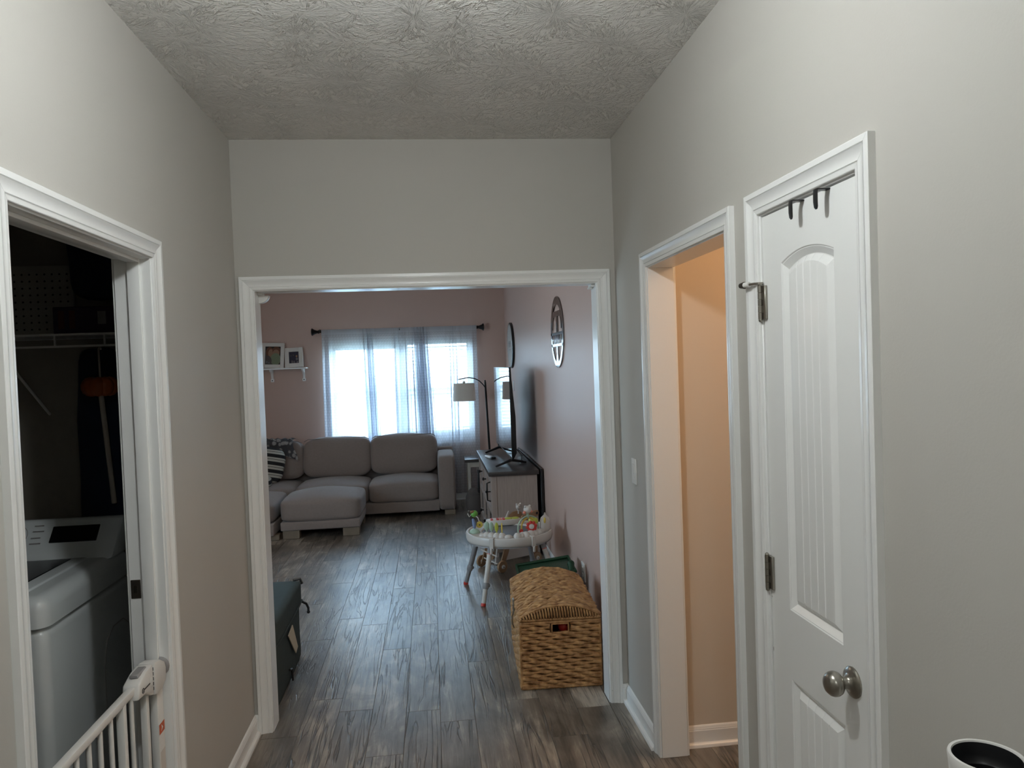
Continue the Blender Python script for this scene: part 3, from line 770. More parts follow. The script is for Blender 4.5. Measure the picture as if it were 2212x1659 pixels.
pil = thing('throw_pillow', 'black and white striped pillow leaning in sofa corner under the throw', 'pillow', (-1.925, 8.69, .62), 0)
mb = MB(); mb.cushion((0, 0, 0), (.44, .15, .42), 3.6, (0, .03, 0), 11, .006, 21); pw = mb.build('cover', M['stripes'], pil, True); pw.rotation_euler = (-.28, .16, 0)
pil2 = thing('throw_pillow', 'small black and white pillow lying low in front of striped one', 'pillow', (-1.99, 8.50, .47), 0)
mb = MB(); mb.cushion((0, 0, 0), (.36, .22, .12), 3.6, (0, 0, .02), 9, .006, 22); pw = mb.build('cover', M['stripes'], pil2, True); pw.rotation_euler = (.1, .2, .1)
thr = thing('throw_blanket', 'grey and white patterned throw draped over left back cushion', 'throw', (-1.80, 8.90, .86))
mb = MB(); b2 = mb.bm; nxx, nyy = 20, 16
gv = []
for j in range(nyy + 1):
    row = []
    for i in range(nxx + 1):
        u, v = i / nxx - .5, j / nyy
        x = u * .42 + .03 * math.sin(v * 5 + u * 3)
        if v < .55: y = -.115 - .012 * math.sin(u * 30) - .02 * (.55 - v); z = -.15 * (1 - v / .55) - .01 + .02 * math.sin(u * 9) * (1 - v)
        else:
            a = (v - .55) / .45; y = -.115 + .2 * a; z = .012 + .030 * math.sin(PI * a) + .008 * math.sin(u * 34)
        z -= .05 * max(0, u + .2) * (1 - v)
        row.append(b2.verts.new((x, y, z)))
    gv.append(row)
for j in range(nyy):
    for i in range(nxx): b2.faces.new((gv[j][i], gv[j][i + 1], gv[j + 1][i + 1], gv[j + 1][i]))
bmesh.ops.solidify(b2, geom=b2.faces[:], thickness=.008)
mb.build('blanket', M['throw'], thr, True)

# ------------------------------------------------------------------ shelf and photo frames
sh = thing('wall_shelf', 'white wall shelf on two brackets left of the window', 'shelf', (0, YF, 1.722))
mb = MB(); mb.box((-2.25, -.155, -.018), (-1.485, 0, 0), .003, 1); mb.build('board', M['trim'], sh)
for x in (-1.91, -1.535):
    mb = MB(); mb.prism([(0, -.018), (-.13, -.018), (-.125, -.035), (-.06, -.06), (-.035, -.10), (-.022, -.135), (-.022, -.165), (0, -.165)], x - .012, x + .012, 'x', .002)
    bk = mb.build('bracket', M['trim'], sh)
    mb = MB(); mb.box((x - .019, -.026, -.168), (x + .019, 0, -.13), .002, 1); mb.build('bracket_foot', M['trim'], bk)
    mb = MB(); mb.lathe([(0, 0), (.007, 0), (.007, .002), (0, .002)], 10, Matrix.Translation((x, -.0262, -.149)) @ R90); mb.build('screw_hole', M['black'], bk)
PH = [mat('photo_dark', (.016, .012, .010), .5), mat('photo_skin', (.30, .17, .105), .5), mat('photo_hair', (.13, .045, .018), .5), mat('photo_sage', (.20, .25, .155), .5),
      mat('photo_grey', (.075, .065, .06), .5), mat('photo_navy', (.025, .022, .05), .5), mat('photo_pale', (.16, .15, .17), .5)]
def frame(x, w, h, b, lab, blobs, ry, bg):
    f = thing('photo_frame', lab, 'photo frame', (x, YF - .105, 1.7235), 0, None); f.rotation_euler = (-.16, ry, 0)
    mb = MB(); d = .018
    for a, c in (((-w / 2, -d, 0), (-w / 2 + b, 0, h)), ((w / 2 - b, -d, 0), (w / 2, 0, h)), ((-w / 2 + b, -d, 0), (w / 2 - b, 0, b)), ((-w / 2 + b, -d, h - b), (w / 2 - b, 0, h))): mb.box(a, c, .002, 1)
    mb.build('border', M['white'], f)
    mb = MB(); mb.mi = bg; mb.box((-w / 2 + b, -.009, b), (w / 2 - b, -.002, h - b)); iw, ih = w - 2 * b, h - 2 * b
    for k, (u, v, ru, rv, mi) in enumerate(blobs):
        n = 22; pts = []
        for i in range(n):
            a = 2 * PI * i / n; X = min(max(u + ru * math.cos(a), 0), 1); Z = min(max(v + rv * math.sin(a), 0), 1)
            pts.append((-w / 2 + b + X * iw, -.0093 - .0001 * k, b + Z * ih))
        mb.mi = mi; fc = mb.bm.faces.new([mb.bm.verts.new(p) for p in pts]); fc.material_index = mi
    mb.build('photo', PH, f)
    mb = MB(); mb.box((-.02, 0, .02), (.02, .006, h * .8), .001, 1); o = mb.build('easel_back', M['black'], f)
frame(-1.885, .265, .305, .043, 'larger white photo frame at left end of shelf, two faces close together', [(.15, .3, .4, .5, 4), (.28, .68, .24, .30, 2), (.36, .62, .17, .24, 1), (.72, .78, .26, .22, 2), (.70, .62, .22, .22, 1), (.68, .30, .34, .34, 3), (.15, .2, .28, .30, 4), (.12, .14, .05, .05, 6), (.26, .10, .05, .04, 6)], .045, 0)
frame(-1.628, .215, .240, .050, 'smaller white photo frame at right end of shelf, group photo', [(.2, .5, .16, .2, 5), (.42, .55, .14, .22, 5), (.62, .5, .15, .2, 5), (.78, .6, .1, .1, 1), (.2, .66, .06, .07, 4), (.45, .7, .06, .07, 4), (.8, .36, .12, .12, 6), (.3, .12, .07, .14, 6), (.5, .1, .07, .12, 6), (.85, .1, .1, .08, 6)], -.03, 5)

# ------------------------------------------------------------------ television console and television
con = thing('television_console', 'pale wooden television console with dark top along right wall', 'console', (0, 0, 0))
mb = MB(); mb.box((.462, 6.335, .708), (.9, 8.06, .746), .004, 2); mb.build('top', M['walnut'], con)
mb = MB(); mb.box((.497, 6.365, .06), (.885, 6.387, .708), .002, 1); mb.build('side_panel', M['oak'], con)
mb = MB(); mb.box((.497, 8.01, .06), (.885, 8.032, .708), .002, 1); mb.build('side_panel', M['oak'], con)
mb = MB(); mb.box((.872, 6.387, .06), (.885, 8.01, .708)); mb.build('back_panel', M['oak'], con)
mb = MB(); mb.box((.515, 6.387, .06), (.872, 8.01, .085)); mb.build('bottom_panel', M['oak'], con)
for y in (6.36, 7.995):
    for x in (.485, .845):
        mb = MB(); mb.box((x, y, 0), (x + .045, y + .045, .708 if x < .5 else .06), .002, 1); mb.build('post', M['oak'], con)
ds = [(6.41, 6.93), (6.935, 7.455), (7.46, 7.99)]
for k, (ya, yb) in enumerate(ds):
    mb = MB(); fr = .055
    for a, c in (((.482, ya, .09), (.502, ya + fr, .70)), ((.482, yb - fr, .09), (.502, yb, .70)), ((.482, ya + fr, .09), (.502, yb - fr, .145)), ((.482, ya + fr, .645), (.502, yb - fr, .70)), ((.482, ya + fr, .36), (.502, yb - fr, .41))): mb.box(a, c, .002, 1)
    d = mb.build('door', M['oak'], con)
    mb = MB(); mb.box((.494, ya + fr, .41), (.500, yb - fr, .645)); mb.build('door_panel', M['oak'], d)
    mb = MB(); mb.box((.492, ya + fr, .145), (.498, yb - fr, .36)); mb.build('glass_panel', M['screen'], d)
    hy = ya + .028 if k else yb - .48
    if k == 0:
        mb = MB(); mb.tube([(.482, 6.452, .475), (.452, 6.452, .485), (.450, 6.452, .56), (.452, 6.452, .635), (.482, 6.452, .645)], [.006, .006, .007, .006, .006], 10)
        mb.build('handle', M['blackmetal'], d)
        mb = MB(); mb.cyl((.482, 6.452, .56), (.455, 6.452, .56), .005); mb.sphere((.448, 6.452, .56), .013); mb.build('handle_boss', M['blackmetal'], d)
    for z in ((.595, .20) if k else (.215,)):
        mb = MB(); mb.cyl((.482, ya + .03, z), (.462, ya + .03, z), .006); mb.sphere((.455, ya + .03, z), .016, (.7, 1, 1)); mb.build('knob', M['blackmetal'], d)
bb = thing('backboard', 'thin black board standing between console and right wall', 'board', (.923, 7.2, 0))
mb = MB(); mb.box((-.011, -.86, .0), (.011, .86, .752), .003, 1); mb.build('panel', M['black'], bb)
tv = thing('television', 'large flat television with glossy black screen on two splayed feet', 'television', (.694, 7.31, .746), math.radians(.6))
HY = .712; Z0, Z1 = .072, .897
mb = MB(); mb.prism([(-.004, Z0), (.012, Z0), (.040, Z0 + .05), (.040, Z0 + .38), (.014, Z1 - .10), (.012, Z1), (-.004, Z1)], -HY, HY, 'y', .002); mb.build('casing', M['black'], tv)
mb = MB(); mb.box((-.0062, -HY + .005, Z0 + .016), (-.0040, HY - .005, Z1 - .005)); mb.build('screen', M['screen'], tv)
for y in (-.60, .49):
    mb = MB()
    mb.tube([(.004, y, .085), (.004, y, .055), (-.004, y - .005, .045)], [.016, .016, .014], 10)
    mb.tube([(.0, y, .05), (-.06, y - .04, .034), (-.150, y - .095, .010)], [.014, .012, .009], 10)
    mb.tube([(.0, y, .05), (.06, y + .04, .034), (.145, y + .095, .010)], [.014, .012, .009], 10)
    mb.build('foot', M['black'], tv)
mb = MB(); mb.tube([(.04, -.3, .16), (.10, -.22, .10), (.16, -.12, .03), (.185, .0, .008), (.19, .2, .004)], .004, 6); mb.build('power_cord', M['black'], tv)
rem = thing('remote_control', 'white and black remote lying on console before the television', 'remote', (.562, 7.28, .746), .25)
mb = MB(); mb.box((-.024, -.02, 0), (.024, .14, .022), .008, 3); mb.build('body', M['white'], rem, True)
mb = MB(); mb.box((-.025, -.075, 0), (.025, -.018, .024), .009, 3); mb.build('end_cap', M['black'], rem, True)
sp = thing('light_switch', 'white wall switch behind the television edge', 'switch', (XW, 8.472, 1.42), -PI / 2)
mb = MB(); mb.box((-.036, -.006, -.058), (.036, 0, .058), .003, 2); mb.build('cover_plate', M['white'], sp)
mb = MB(); mb.box((-.017, -.009, -.034), (.017, -.005, .034), .002, 2); mb.build('rocker', M['white'], sp)

# ------------------------------------------------------------------ floor lamp, side table, bag
la = thing('floor_lamp', 'black arc floor lamp with beige drum shade in front of the window', 'lamp', (.695, 8.90, 0))
mb = MB(); mb.lathe([(0, 0), (.13, 0), (.13, .016), (.12, .022), (.02, .026), (0, .026)], 28); mb.build('base', M['blackmetal'], la)
mb = MB(); mb.tube([(0, 0, .02), (-.028, 0, .75), (-.048, 0, 1.46), (-.050, 0, 1.49)], [.013, .013, .012, .008], 12); mb.build('pole', M['blackmetal'], la)
mb = MB(); mb.tube([(-.046, -.0, 1.395), (-.075, -.02, 1.435), (-.12, -.06, 1.482), (-.18, -.10, 1.515), (-.25, -.15, 1.528), (-.32, -.19, 1.522), (-.375, -.22, 1.512)], .0065, 10); mb.build('arm', M['blackmetal'], la)
cx, cyy = -.312, -.185
mb = MB(); mb.cyl((cx, cyy, 1.524), (cx, cyy, 1.470), .004); mb.cyl((cx, cyy, 1.488), (cx, cyy, 1.452), .016); mb.build('socket', M['nickel'], la)
mb = MB(); mb.lathe([(.1205, .205), (.131, 0), (.1335, 0), (.123, .205)], 36, Matrix.Translation((cx, cyy, 1.258)))
mb.lathe([(.123, .205), (.1205, .205)], 36, Matrix.Translation((cx, cyy, 1.258)))
ls = mb.build('lamp_shade', M['linen'], la)
mb = MB()
for a in range(3): mb.cyl((cx, cyy, 1.452), (cx + .121 * math.cos(a * 2.094), cyy + .121 * math.sin(a * 2.094), 1.455), .002, n=6)
mb.build('shade_spider', M['nickel'], ls)
st = thing('side_table', 'small cream side table with dark top between sofa and console', 'table', (.515, 8.66, 0))
mb = MB(); mb.box((-.165, -.19, .562), (.165, .19, .595), .004, 2); mb.build('tabletop', M['walnut'], st)
for x in (-.135, .10):
    for y in (-.16, .125):
        mb = MB(); mb.box((x, y, 0), (x + .035, y + .035, .562), .003, 1); mb.build('leg', M['cream'], st)
mb = MB()
for y in (-.155, .135): mb.box((-.10, y, .50), (.10, y + .02, .56))
for x in (-.13, .11): mb.box((x, -.125, .50), (x + .02, .125, .56))
mb.build('apron', M['cream'], st)
mb = MB(); mb.box((-.10, -.15, .12), (.10, .15, .137), .002, 1); mb.build('lower_shelf', M['cream'], st)
bag = thing('fabric_bag', 'slumped dark grey fabric bag on floor beside the console', 'bag', (.425, 8.30, 0), .1)
mb = MB(); mb.cushion((0, 0, .125), (.15, .17, .25), 4., (.01, .01, .02), 9, .012, 33); mb.build('body', M['greyfab'], bag, True)
mb = MB(); mb.cushion((.01, 0, .235), (.13, .15, .10), 3., (0, 0, .02), 7, .012, 35); mb.build('flap', M['greyfab'], bag, True)
mb = MB(); mb.tube([(.045, -.06, .22), (.052, -.075, .30), (.056, -.07, .42), (.056, -.055, .50)], .012, 8, flat=.4); mb.build('strap', M['black'], bag)

# ------------------------------------------------------------------ round signs on the right wall
sg = thing('metal_sign', 'round polished metal sign with cut-out letter on living room wall', 'sign', (XW - .006, 5.405, 1.893), -PI / 2)
RO, RI = .262, .222; TK0, TK1 = -.0045, 0.
mb = MB()
n = 72
def ringpt(r, a, d): return (r * math.cos(a), d, r * math.sin(a))
def ri(a): return RI - .016 * max(0, math.sin(a)) ** 2
for i in range(n):
    a, b_ = 2 * PI * i / n, 2 * PI * (i + 1) / n
    for d in (TK0, TK1): mb.quad(ringpt(ri(a), a, d), ringpt(RO, a, d), ringpt(RO, b_, d), ringpt(ri(b_), b_, d))
    mb.quad(ringpt(RO, a, TK0), ringpt(RO, b_, TK0), ringpt(RO, b_, TK1), ringpt(RO, a, TK1))
    mb.quad(ringpt(ri(a), a, TK0), ringpt(ri(b_), b_, TK0), ringpt(ri(b_), b_, TK1), ringpt(ri(a), a, TK1))
bmesh.ops.remove_doubles(mb.bm, verts=mb.bm.verts[:], dist=1e-6)
mb.build('ring', M['signmetal'], sg)
mb = MB()
mb.prism([(-.165, .155), (.165, .155), (.19, .115), (.195, .02), (.178, .02), (.165, .085), (.130, .112), (.030, .118), (.022, .0), (-.022, .0), (-.030, .118), (-.130, .112), (-.165, .085), (-.178, .02), (-.195, .02), (-.19, .115)], TK0, TK1, 'y')
mb.prism([(-.022, -.100), (.022, -.100), (.024, -.16), (.05, -.222), (-.05, -.222), (-.024, -.16)], TK0, TK1, 'y'); mb.build('big_letter', M['signmetal'], sg)
mb = MB(); mb.box((-.262, TK0, -.020), (.262, TK1, 0)); mb.box((-.245, TK0, -.105), (.245, TK1, -.085)); mb.build('name_bar', M['signmetal'], sg)
mb = MB()
xs = [-.19, -.128, -.066, -.004, .058, .12, .182]
for i, x in enumerate(xs):
    mb.box((x - .006, TK0, -.086), (x + .006, TK1, -.019))
    if i in (1, 3): mb.prism([(x, -.02), (x + .010, -.02), (x + .034, -.086), (x + .024, -.086)], TK0, TK1, 'y')
    if i in (2, 4): mb.prism([(x + .024, -.02), (x + .034, -.02), (x + .010, -.086), (x, -.086)], TK0, TK1, 'y')
    if i in (0, 5): mb.box((x, TK0, -.058), (x + .032, TK1, -.048))
mb.build('name_lettering', M['signmetal'], sg)
rs = thing('wood_sign', 'round whitewashed wood sign with dark rim above the television', 'sign', (XW, 8.50, 1.885), -PI / 2)
mb = MB(); mb.lathe([(0, 0), (.262, 0), (.262, .026), (.250, .030), (.244, .030), (.244, .022), (0, .022)], 56, R90); mb.build('rim', M['black'], rs)
mb = MB(); mb.lathe([(0, .022), (.243, .022), (.243, .0285), (0, .0285)], 56, R90); mb.build('face_board', M['disc'], rs)
mb = MB()
for x in (-.09, -.03, .03, .09):
    mb.box((x - .006, -.0298, -.02), (x + .006, -.0284, .05)); mb.box((x - .006, -.0298, .018), (x + .024, -.0284, .028))
for x in (-.05, .05): mb.box((x - .03, -.0298, -.055), (x + .03, -.0284, -.047))
mb.build('lettering', M['black'], rs)

# ------------------------------------------------------------------ wicker chest
ch = thing('wicker_chest', 'woven wicker chest with domed lid by right side of the wide opening', 'chest', (.608, 3.7185, 0), -.045)
CWD, CDP, CHT = .41, .70, .350
mb = MB(); mb.box((-CWD / 2 + .009, .009, .004), (CWD / 2 - .009, CDP - .009, CHT - .012))
# carve the handle slot as a dark recess: leave the core shallow at the front by building it from panels
mb.bm.clear()
hx0, hx1, hz0, hz1 = -.043, .043, .288, .334
core = [((-CWD / 2 + .009, .009, .004), (hx0, .02, CHT - .012)), ((hx1, .009, .004), (CWD / 2 - .009, .02, CHT - .012)), ((hx0, .009, .004), (hx1, .02, hz0)), ((hx0, .009, hz1), (hx1, .02, CHT - .012)),
        ((-CWD / 2 + .009, .02, .004), (-CWD / 2 + .02, CDP - .009, CHT - .012)), ((CWD / 2 - .02, .02, .004), (CWD / 2 - .009, CDP - .009, CHT - .012)),
        ((-CWD / 2 + .02, CDP - .02, .004), (CWD / 2 - .02, CDP - .009, CHT - .012)), ((-CWD / 2 + .02, .02, .004), (CWD / 2 - .02, CDP - .02, .012))]
for a, b_ in core: mb.box(a, b_)
mb.build('inner_frame', M['wicker_dark'], ch)
def weave(name, org, ud, nd, wid, zs, zt, rows, stakes, skip=None, parent=ch):
    mb = MB(); org, ud, nd = Vector(org), Vector(ud), Vector(nd); sp = wid / stakes; pitch = (zt - zs) / rows
    rnd = random.Random(hash(name) % 99 if False else rows * 7 + stakes)
    per = 6
    for r in range(rows):
        z = zs + pitch * (r + .5); seg = []; segs = [seg]; rad = []; rads = [rad]
        ph = PI * (r % 2) + rnd.uniform(-.35, .35); w0 = rnd.uniform(-1, 1) * .0012
        for i in range(stakes * per + 1):
            u = i / per * sp
            if skip and skip[0] < u < skip[1] and skip[2] < z < skip[3]:
                if seg: seg = []; segs.append(seg); rad = []; rads.append(rad)
                continue
            a = PI * u / sp + ph
            d = .0032 * math.sin(a); tw = .0036 * math.sin(a + 1.2)
            seg.append(org + ud * u + nd * (d + .001) + Vector((0, 0, z + tw + w0 + .0015 * math.sin(u * 21 + r)))); rad.append(pitch * .5 * (1.14 + .18 * math.sin(a)) + .0004)
    # stakes
        for s_, ra in zip(segs, rads):
            if len(s_) > 2: mb.tube(s_, ra, 6)
    o = mb.build(name, M['wicker'], parent, True); o['kind'] = 'stuff'; return o
weave('front_weave', (-CWD / 2, .004, 0), (1, 0, 0), (0, -1, 0), CWD, .010, CHT - .008, 19, 9, (CWD / 2 + hx0 - .004, CWD / 2 + hx1 + .004, hz0 - .001, hz1 + .001))
weave('left_weave', (-CWD / 2 + .004, CDP, 0), (0, -1, 0), (-1, 0, 0), CDP, .010, CHT - .008, 19, 15)
weave('right_weave', (CWD / 2 - .004, 0, 0), (0, 1, 0), (1, 0, 0), CDP, .010, CHT - .008, 19, 15)
weave('back_weave', (CWD / 2, CDP - .004, 0), (-1, 0, 0), (0, 1, 0), CWD, .010, CHT - .008, 22, 9)
def rope(name, pts, r, parent, tw=.004):
    pts = [Vector(p) for p in pts]; L = [0]
    for a, b_ in zip(pts, pts[1:]): L.append(L[-1] + (b_ - a).length)
    N = max(8, int(L[-1] / .006)); out = []
    def at(s):
        for i in range(len(pts) - 1):
            if s <= L[i + 1]: return pts[i].lerp(pts[i + 1], (s - L[i]) / max(1e-9, L[i + 1] - L[i]))
        return pts[-1]
    mb = MB(); P = [at(L[-1] * i / N) for i in range(N + 1)]
    mb.tube(P, [r * (.82 + .25 * abs(math.sin(i * .9))) for i in range(N + 1)], 7)
    return mb.build(name, M['wicker'], parent, True)
q = CWD / 2
rope('top_border', [(-q, 0, CHT - .006), (q, 0, CHT - .006), (q, CDP, CHT - .006), (-q, CDP, CHT - .006), (-q, 0, CHT - .006)], .0075, ch)
rope('bottom_border', [(-q, 0, .009), (q, 0, .009), (q, CDP, .009), (-q, CDP, .009), (-q, 0, .009)], .0085, ch)
for x, y in ((-q, 0), (q, 0), (q, CDP), (-q, CDP)): rope('corner_post', [(x, y, .01), (x, y, CHT - .01)], .0075, ch)
rope('handle_border', [(hx0, -.002, hz0), (hx1, -.002, hz0), (hx1, -.002, hz1), (hx0, -.002, hz1), (hx0, -.002, hz0)], .0042, ch)
LZ0, LP = CHT + .010, .062
def lz(x): return LZ0 + .006 + LP * (1 - (abs(x) / (q + .008)) ** 2.2)
mb = MB(); N = 20
xs = [-q + .0 + 2 * q * i / N for i in range(N + 1)]
mb.prism([(x, lz(x) - .010) for x in xs][::-1] + [(-q, LZ0 - .002), (q, LZ0 - .002)], .006, CDP - .006, 'y'); lid = mb.build('lid', M['wicker_dark'], ch)
mb = MB(); rnd = random.Random(4)
rows = 36; pit = (CDP + .006) / rows
for r in range(rows):
    y = -.003 + pit * (r + .5); ph = PI * (r % 2) + rnd.uniform(-.5, .5); pts, rd = [], []
    for i in range(61):
        x = -q - .006 + (2 * q + .012) * i / 60; a = 8 * PI * (x + q) / (2 * q) + ph + .8 * math.sin(r * 2.3 + x * 9)
        pts.append((x, y + .0052 * math.sin(a + .8) + .003 * math.sin(x * 17 + r * 1.3), lz(max(-q - .007, min(q + .007, x))) - .004 + .0036 * math.sin(a))); rd.append(pit * .5 * (.90 + .25 * math.sin(a)))
    mb.tube(pts, rd, 6)
lw = mb.build('lid_weave', M['wicker'], lid, True); lw['kind'] = 'stuff'
for y, nm in ((-.002, 'lid_front'), (CDP + .002, 'lid_back')):
    mb = MB(); k = 29
    for i in range(k):
        x = -q + .006 + (2 * q - .012) * i / (k - 1); t = lz(x) - .004
        mb.tube([(x + .003, y - .003, LZ0), (x, y - .007, (LZ0 + t) / 2), (x - .004, y - .003, t)], [.0047, .0056, .0047], 6)
    o = mb.build(nm, M['wicker'], lid, True); o['kind'] = 'stuff'
    rope('lid_border', [(x, y - .002, LZ0 - .001) for x in (-q - .004, 0, q + .004)], .0065, lid)
    rope('lid_border', [(x, y, lz(x)) for x in [-q - .004 + (2 * q + .008) * i / 24 for i in range(25)]], .0058, lid)
for s in (-1, 1): rope('lid_border', [(s * (q + .004), 0, LZ0 - .001), (s * (q + .004), CDP, LZ0 - .001)], .0065, lid)
mb = MB(); mb.box((-q - .016, .30, .29), (-q - .006, .345, .372), .003, 2); hp = mb.build('hasp', M['nickel'], ch)
mb = MB(); mb.tube([(-q - .014, .322, .30), (-q - .022, .322, .27), (-q - .020, .322, .23), (-q - .013, .322, .21)], .004, 8); mb.build('hasp_loop', M['nickel'], hp)
tb = thing('toy_ball', 'red toy showing through handle slot of the wicker chest', 'toy', (.638, 3.79, 0))
mb = MB(); mb.sphere((0, 0, .295), .030, (1, 1.1, 1)); mb.build('ball', M['red'], tb)
mb = MB(); mb.lathe([(0, .0), (.028, .0), (.03, .012), (.028, .27), (0, .272)], 16); mb.build('stem', M['red'], tb)

# dark green plastic tub behind the chest
gt = thing('plastic_tub', 'dark green plastic tub wedged between wicker chest and wall', 'tub', (.70, 4.76, 0), -.05)
mb = MB(); mb.prism([(-.17, 0), (.15, 0), (.17, .345), (-.185, .305)], -.16, .17, 'y', .012); mb.build('body', M['dkgreen'], gt)
mb = MB(); mb.tube([(-.185, -.17, .308), (.17, -.17, .350), (.17, .18, .350), (-.185, .18, .308)], .012, 10, closed=True); mb.build('rim', M['dkgreen'], gt)
mb = MB(); mb.cyl((.150, -.14, .34), (.150, -.10, .378), .022); mb.sphere((.150, -.10, .378), .024); mb.build('knob', M['dkgreen'], gt)
mb = MB()
for i in range(5): mb.box((-.14 + i * .06, -.174, .05), (-.12 + i * .06, -.158, .28 + i * .006), .003, 1)
mb.build('rib', M['dkgreen'], gt)

# ------------------------------------------------------------------ activity table
at = thing('activity_table', 'round white baby activity table with bright toys on four legs', 'activity table', (.53, 5.405, 0))
TR, TZ = .318, .457
mb = MB(); mb.lathe([(.20, .395), (TR - .012, .392), (TR - .004, .398), (TR, .412), (TR + .001, TZ - .01), (TR - .004, TZ - .001), (TR - .012, TZ), (TR - .020, TZ - .004), (TR - .022, TZ - .012), (.20, TZ - .014), (.20, .395)], 64)
tray = mb.build('tray_rim', M['tray'], at)
mb = MB(); mb.lathe([(TR - .014, .396), (TR - .010, .386), (TR - .02, .384), (TR - .03, .396)], 64); mb.build('lower_band', M['grey'], tray)
mb = MB(); mb.lathe([(0, .425), (.2, .425), (.2, TZ - .016), (0, TZ - .016)], 48); mb.build('tray_insert', M['mesh_grey'], at)
mb = MB(); mb.lathe([(.200, TZ - .018), (.205, TZ - .008), (.212, TZ - .006), (.218, TZ - .012)], 48); mb.build('insert_ring', M['tray'], at)
for bx, by in ((-.231, -.316), (-.326, .235), (.231, .325), (.326, -.235)):
    ln = math.hypot(bx, by); tx, ty = bx / ln * .265, by / ln * .265
    def P(t): return Vector((tx + (bx - tx) * t, ty + (by - ty) * t, .40 * (1 - t)))
    mb = MB(); mb.tube([P(0), P(.14)], .020, 14); lg = mb.build('leg', M['grey'], at)
    mb = MB(); mb.tube([P(.14), P(.64)], .0185, 14); mb.tube([P(.70), P(.955)], .0165, 14); mb.build('leg_tube', M['tray'] if by < 0 else M['grey'], lg)
    mb = MB(); mb.tube([P(.145), P(.155)], .0192, 14); mb.build('leg_ring', M['red'], lg)
    mb = MB(); mb.tube([P(.62), P(.635), P(.705), P(.72)], [.020, .0225, .0225, .020], 14); mb.sphere(P(.67) + Vector((.018, .004, 0)), .014); mb.build('leg_collar', M['grey'], lg)
    mb = MB(); mb.tube([P(.95), P(.96), P(1.0)], [.0172, .0178, .0178], 14); mb.build('leg_foot', M['red'], lg)
for a in (-.153, .140):
    y = -math.sqrt(TR ** 2 - a * a)
    mb = MB(); nrm = Vector((a, y, 0)).normalized(); rz = math.atan2(nrm.y, nrm.x) + PI / 2
    X = Matrix.Translation((a, y, 0)) @ Matrix.Rotation(rz, 4, 'Z')
    mb.box((-.016, -.010, .388), (.016, .002, TZ + .004), .003, 1, X); mb.box((-.016, -.006, TZ), (.016, .028, TZ + .006), .002, 1, X); mb.box((-.010, -.016, .350), (.006, -.002, .392), .004, 1, X)
    mb.build('clamp', M['tray'], at)
# stalk toy at the left
mb = MB(); mb.lathe([(0, 0), (.040, 0), (.040, .006), (.034, .018), (.018, .028), (.008, .032), (0, .032)], 20, Matrix.Translation((-.255, .0, TZ - .012))); stk = mb.build('stalk_base', M['mint'], at)
mb = MB(); mb.tube([(-.255, 0, .470), (-.255, .01, .505), (-.262, .03, .54)], [.006, .016, .010], 10); mb.build('stalk', M['blue'], stk)
mb = MB(); mb.sphere((-.250, .06, .572), .026, (1.05, 1, 1)); mb.build('stalk_ball', M['green'], stk)
mb = MB(); mb.sphere((-.262, .055, .586), .018, (1.2, .9, .7)); mb.build('stalk_cap', M['brownp'], stk)
mb = MB(); mb.tube([(-.292, .06, .598), (-.268, .06, .594), (-.272, .06, .566), (-.288, .06, .552), (-.298, .06, .574)], .004, 8, closed=True); mb.build('loop', M['tray'], stk)
mb = MB(); mb.tube([(-.246, .05, .560), (-.226, .04, .548), (-.218, .035, .520), (-.216, .03, .505)], .0045, 8); mb.build('arm', M['tray'], stk)
mb = MB(); mb.lathe([(.006, -.008), (.022, -.008), (.025, 0), (.022, .008), (.006, .008)], 18, Matrix.Translation((-.216, .02, .498)) @ R90); mb.build('ring_disc', M['yellow'], stk)
mb = MB(); mb.sphere((-.216, .018, .498), .008); mb.build('disc_hub', M['brownp'], stk)
# four leaf paddles on a scalloped base
lp = [(-.174, -.136), (-.143, -.165), (-.108, -.190), (-.072, -.205)]
mb = MB()
for i, (x, y) in enumerate(lp + [(-.03, -.222), (-.20, -.118)]): mb.sphere((x, y, TZ - .008), .030, (1, .9, 1.0 if i < 4 else .6), 12)
pb = mb.build('paddle_base', M['tray'], at)
for (x, y), c, w in zip(lp, ('mint', 'mint', 'lime', 'yellow'), (.020, .016, .014, .006)):
    mb = MB(); mb.cyl((x, y, .465), (x, y, .50), .004, n=8); mb.sphere((x, y, .518), .034, (w / .034, .2, 1), 12); mb.build('paddle', M[c], pb)
# rainbow arch with bear head
A0, A1 = Vector((.046, -.178, 0)), Vector((.205, -.075, 0))
def arch(r, zb, h, col, rad, nm, sh_=0.):
    c = (A0 + A1) / 2; d = (A1 - A0).normalized(); pts = [c + d * (-r) + Vector((0, 0, zb))]
    for i in range(17):
        a = PI - PI * i / 16; pts.append(c + d * (r * math.cos(a)) + Vector((0, 0, zb + sh_ + h * math.sin(a))))
    pts.append(c + d * r + Vector((0, 0, zb)))
    mb = MB(); mb.tube(pts, rad, 10); return mb.build(nm, M[col], at), c, d
ao, c_, d_ = arch(.095, .462, .075, 'mint', .0058, 'outer_arch', .035)
arch(.062, .478, .060, 'yellow', .0062, 'inner_arch', .02)
for s, z in ((-1, .474), (1, .484)):
    mb = MB(); p = c_ + d_ * (.066 * s); mb.sphere((p.x, p.y, z), .0145); mb.build('bead', M['red'], at)
mb = MB(); mb.sphere(tuple(c_ + d_ * .04 + Vector((.01, .02, .525))), .034, (1.1, .6, .9)); mb.build('lime_leaf', M['lime'], at)
mb = MB(); mb.cyl(c_ + Vector((0, 0, .555)), c_ + Vector((0, 0, .598)), .009); mb.build('neck', M['mint'], at)
mb = MB(); bc = c_ + Vector((0, 0, .618)); mb.sphere(tuple(bc), .030, (1, .9, .95))
for s in (-1, 1): mb.sphere(tuple(bc + d_ * .021 * s + Vector((0, 0, .024))), .0085)
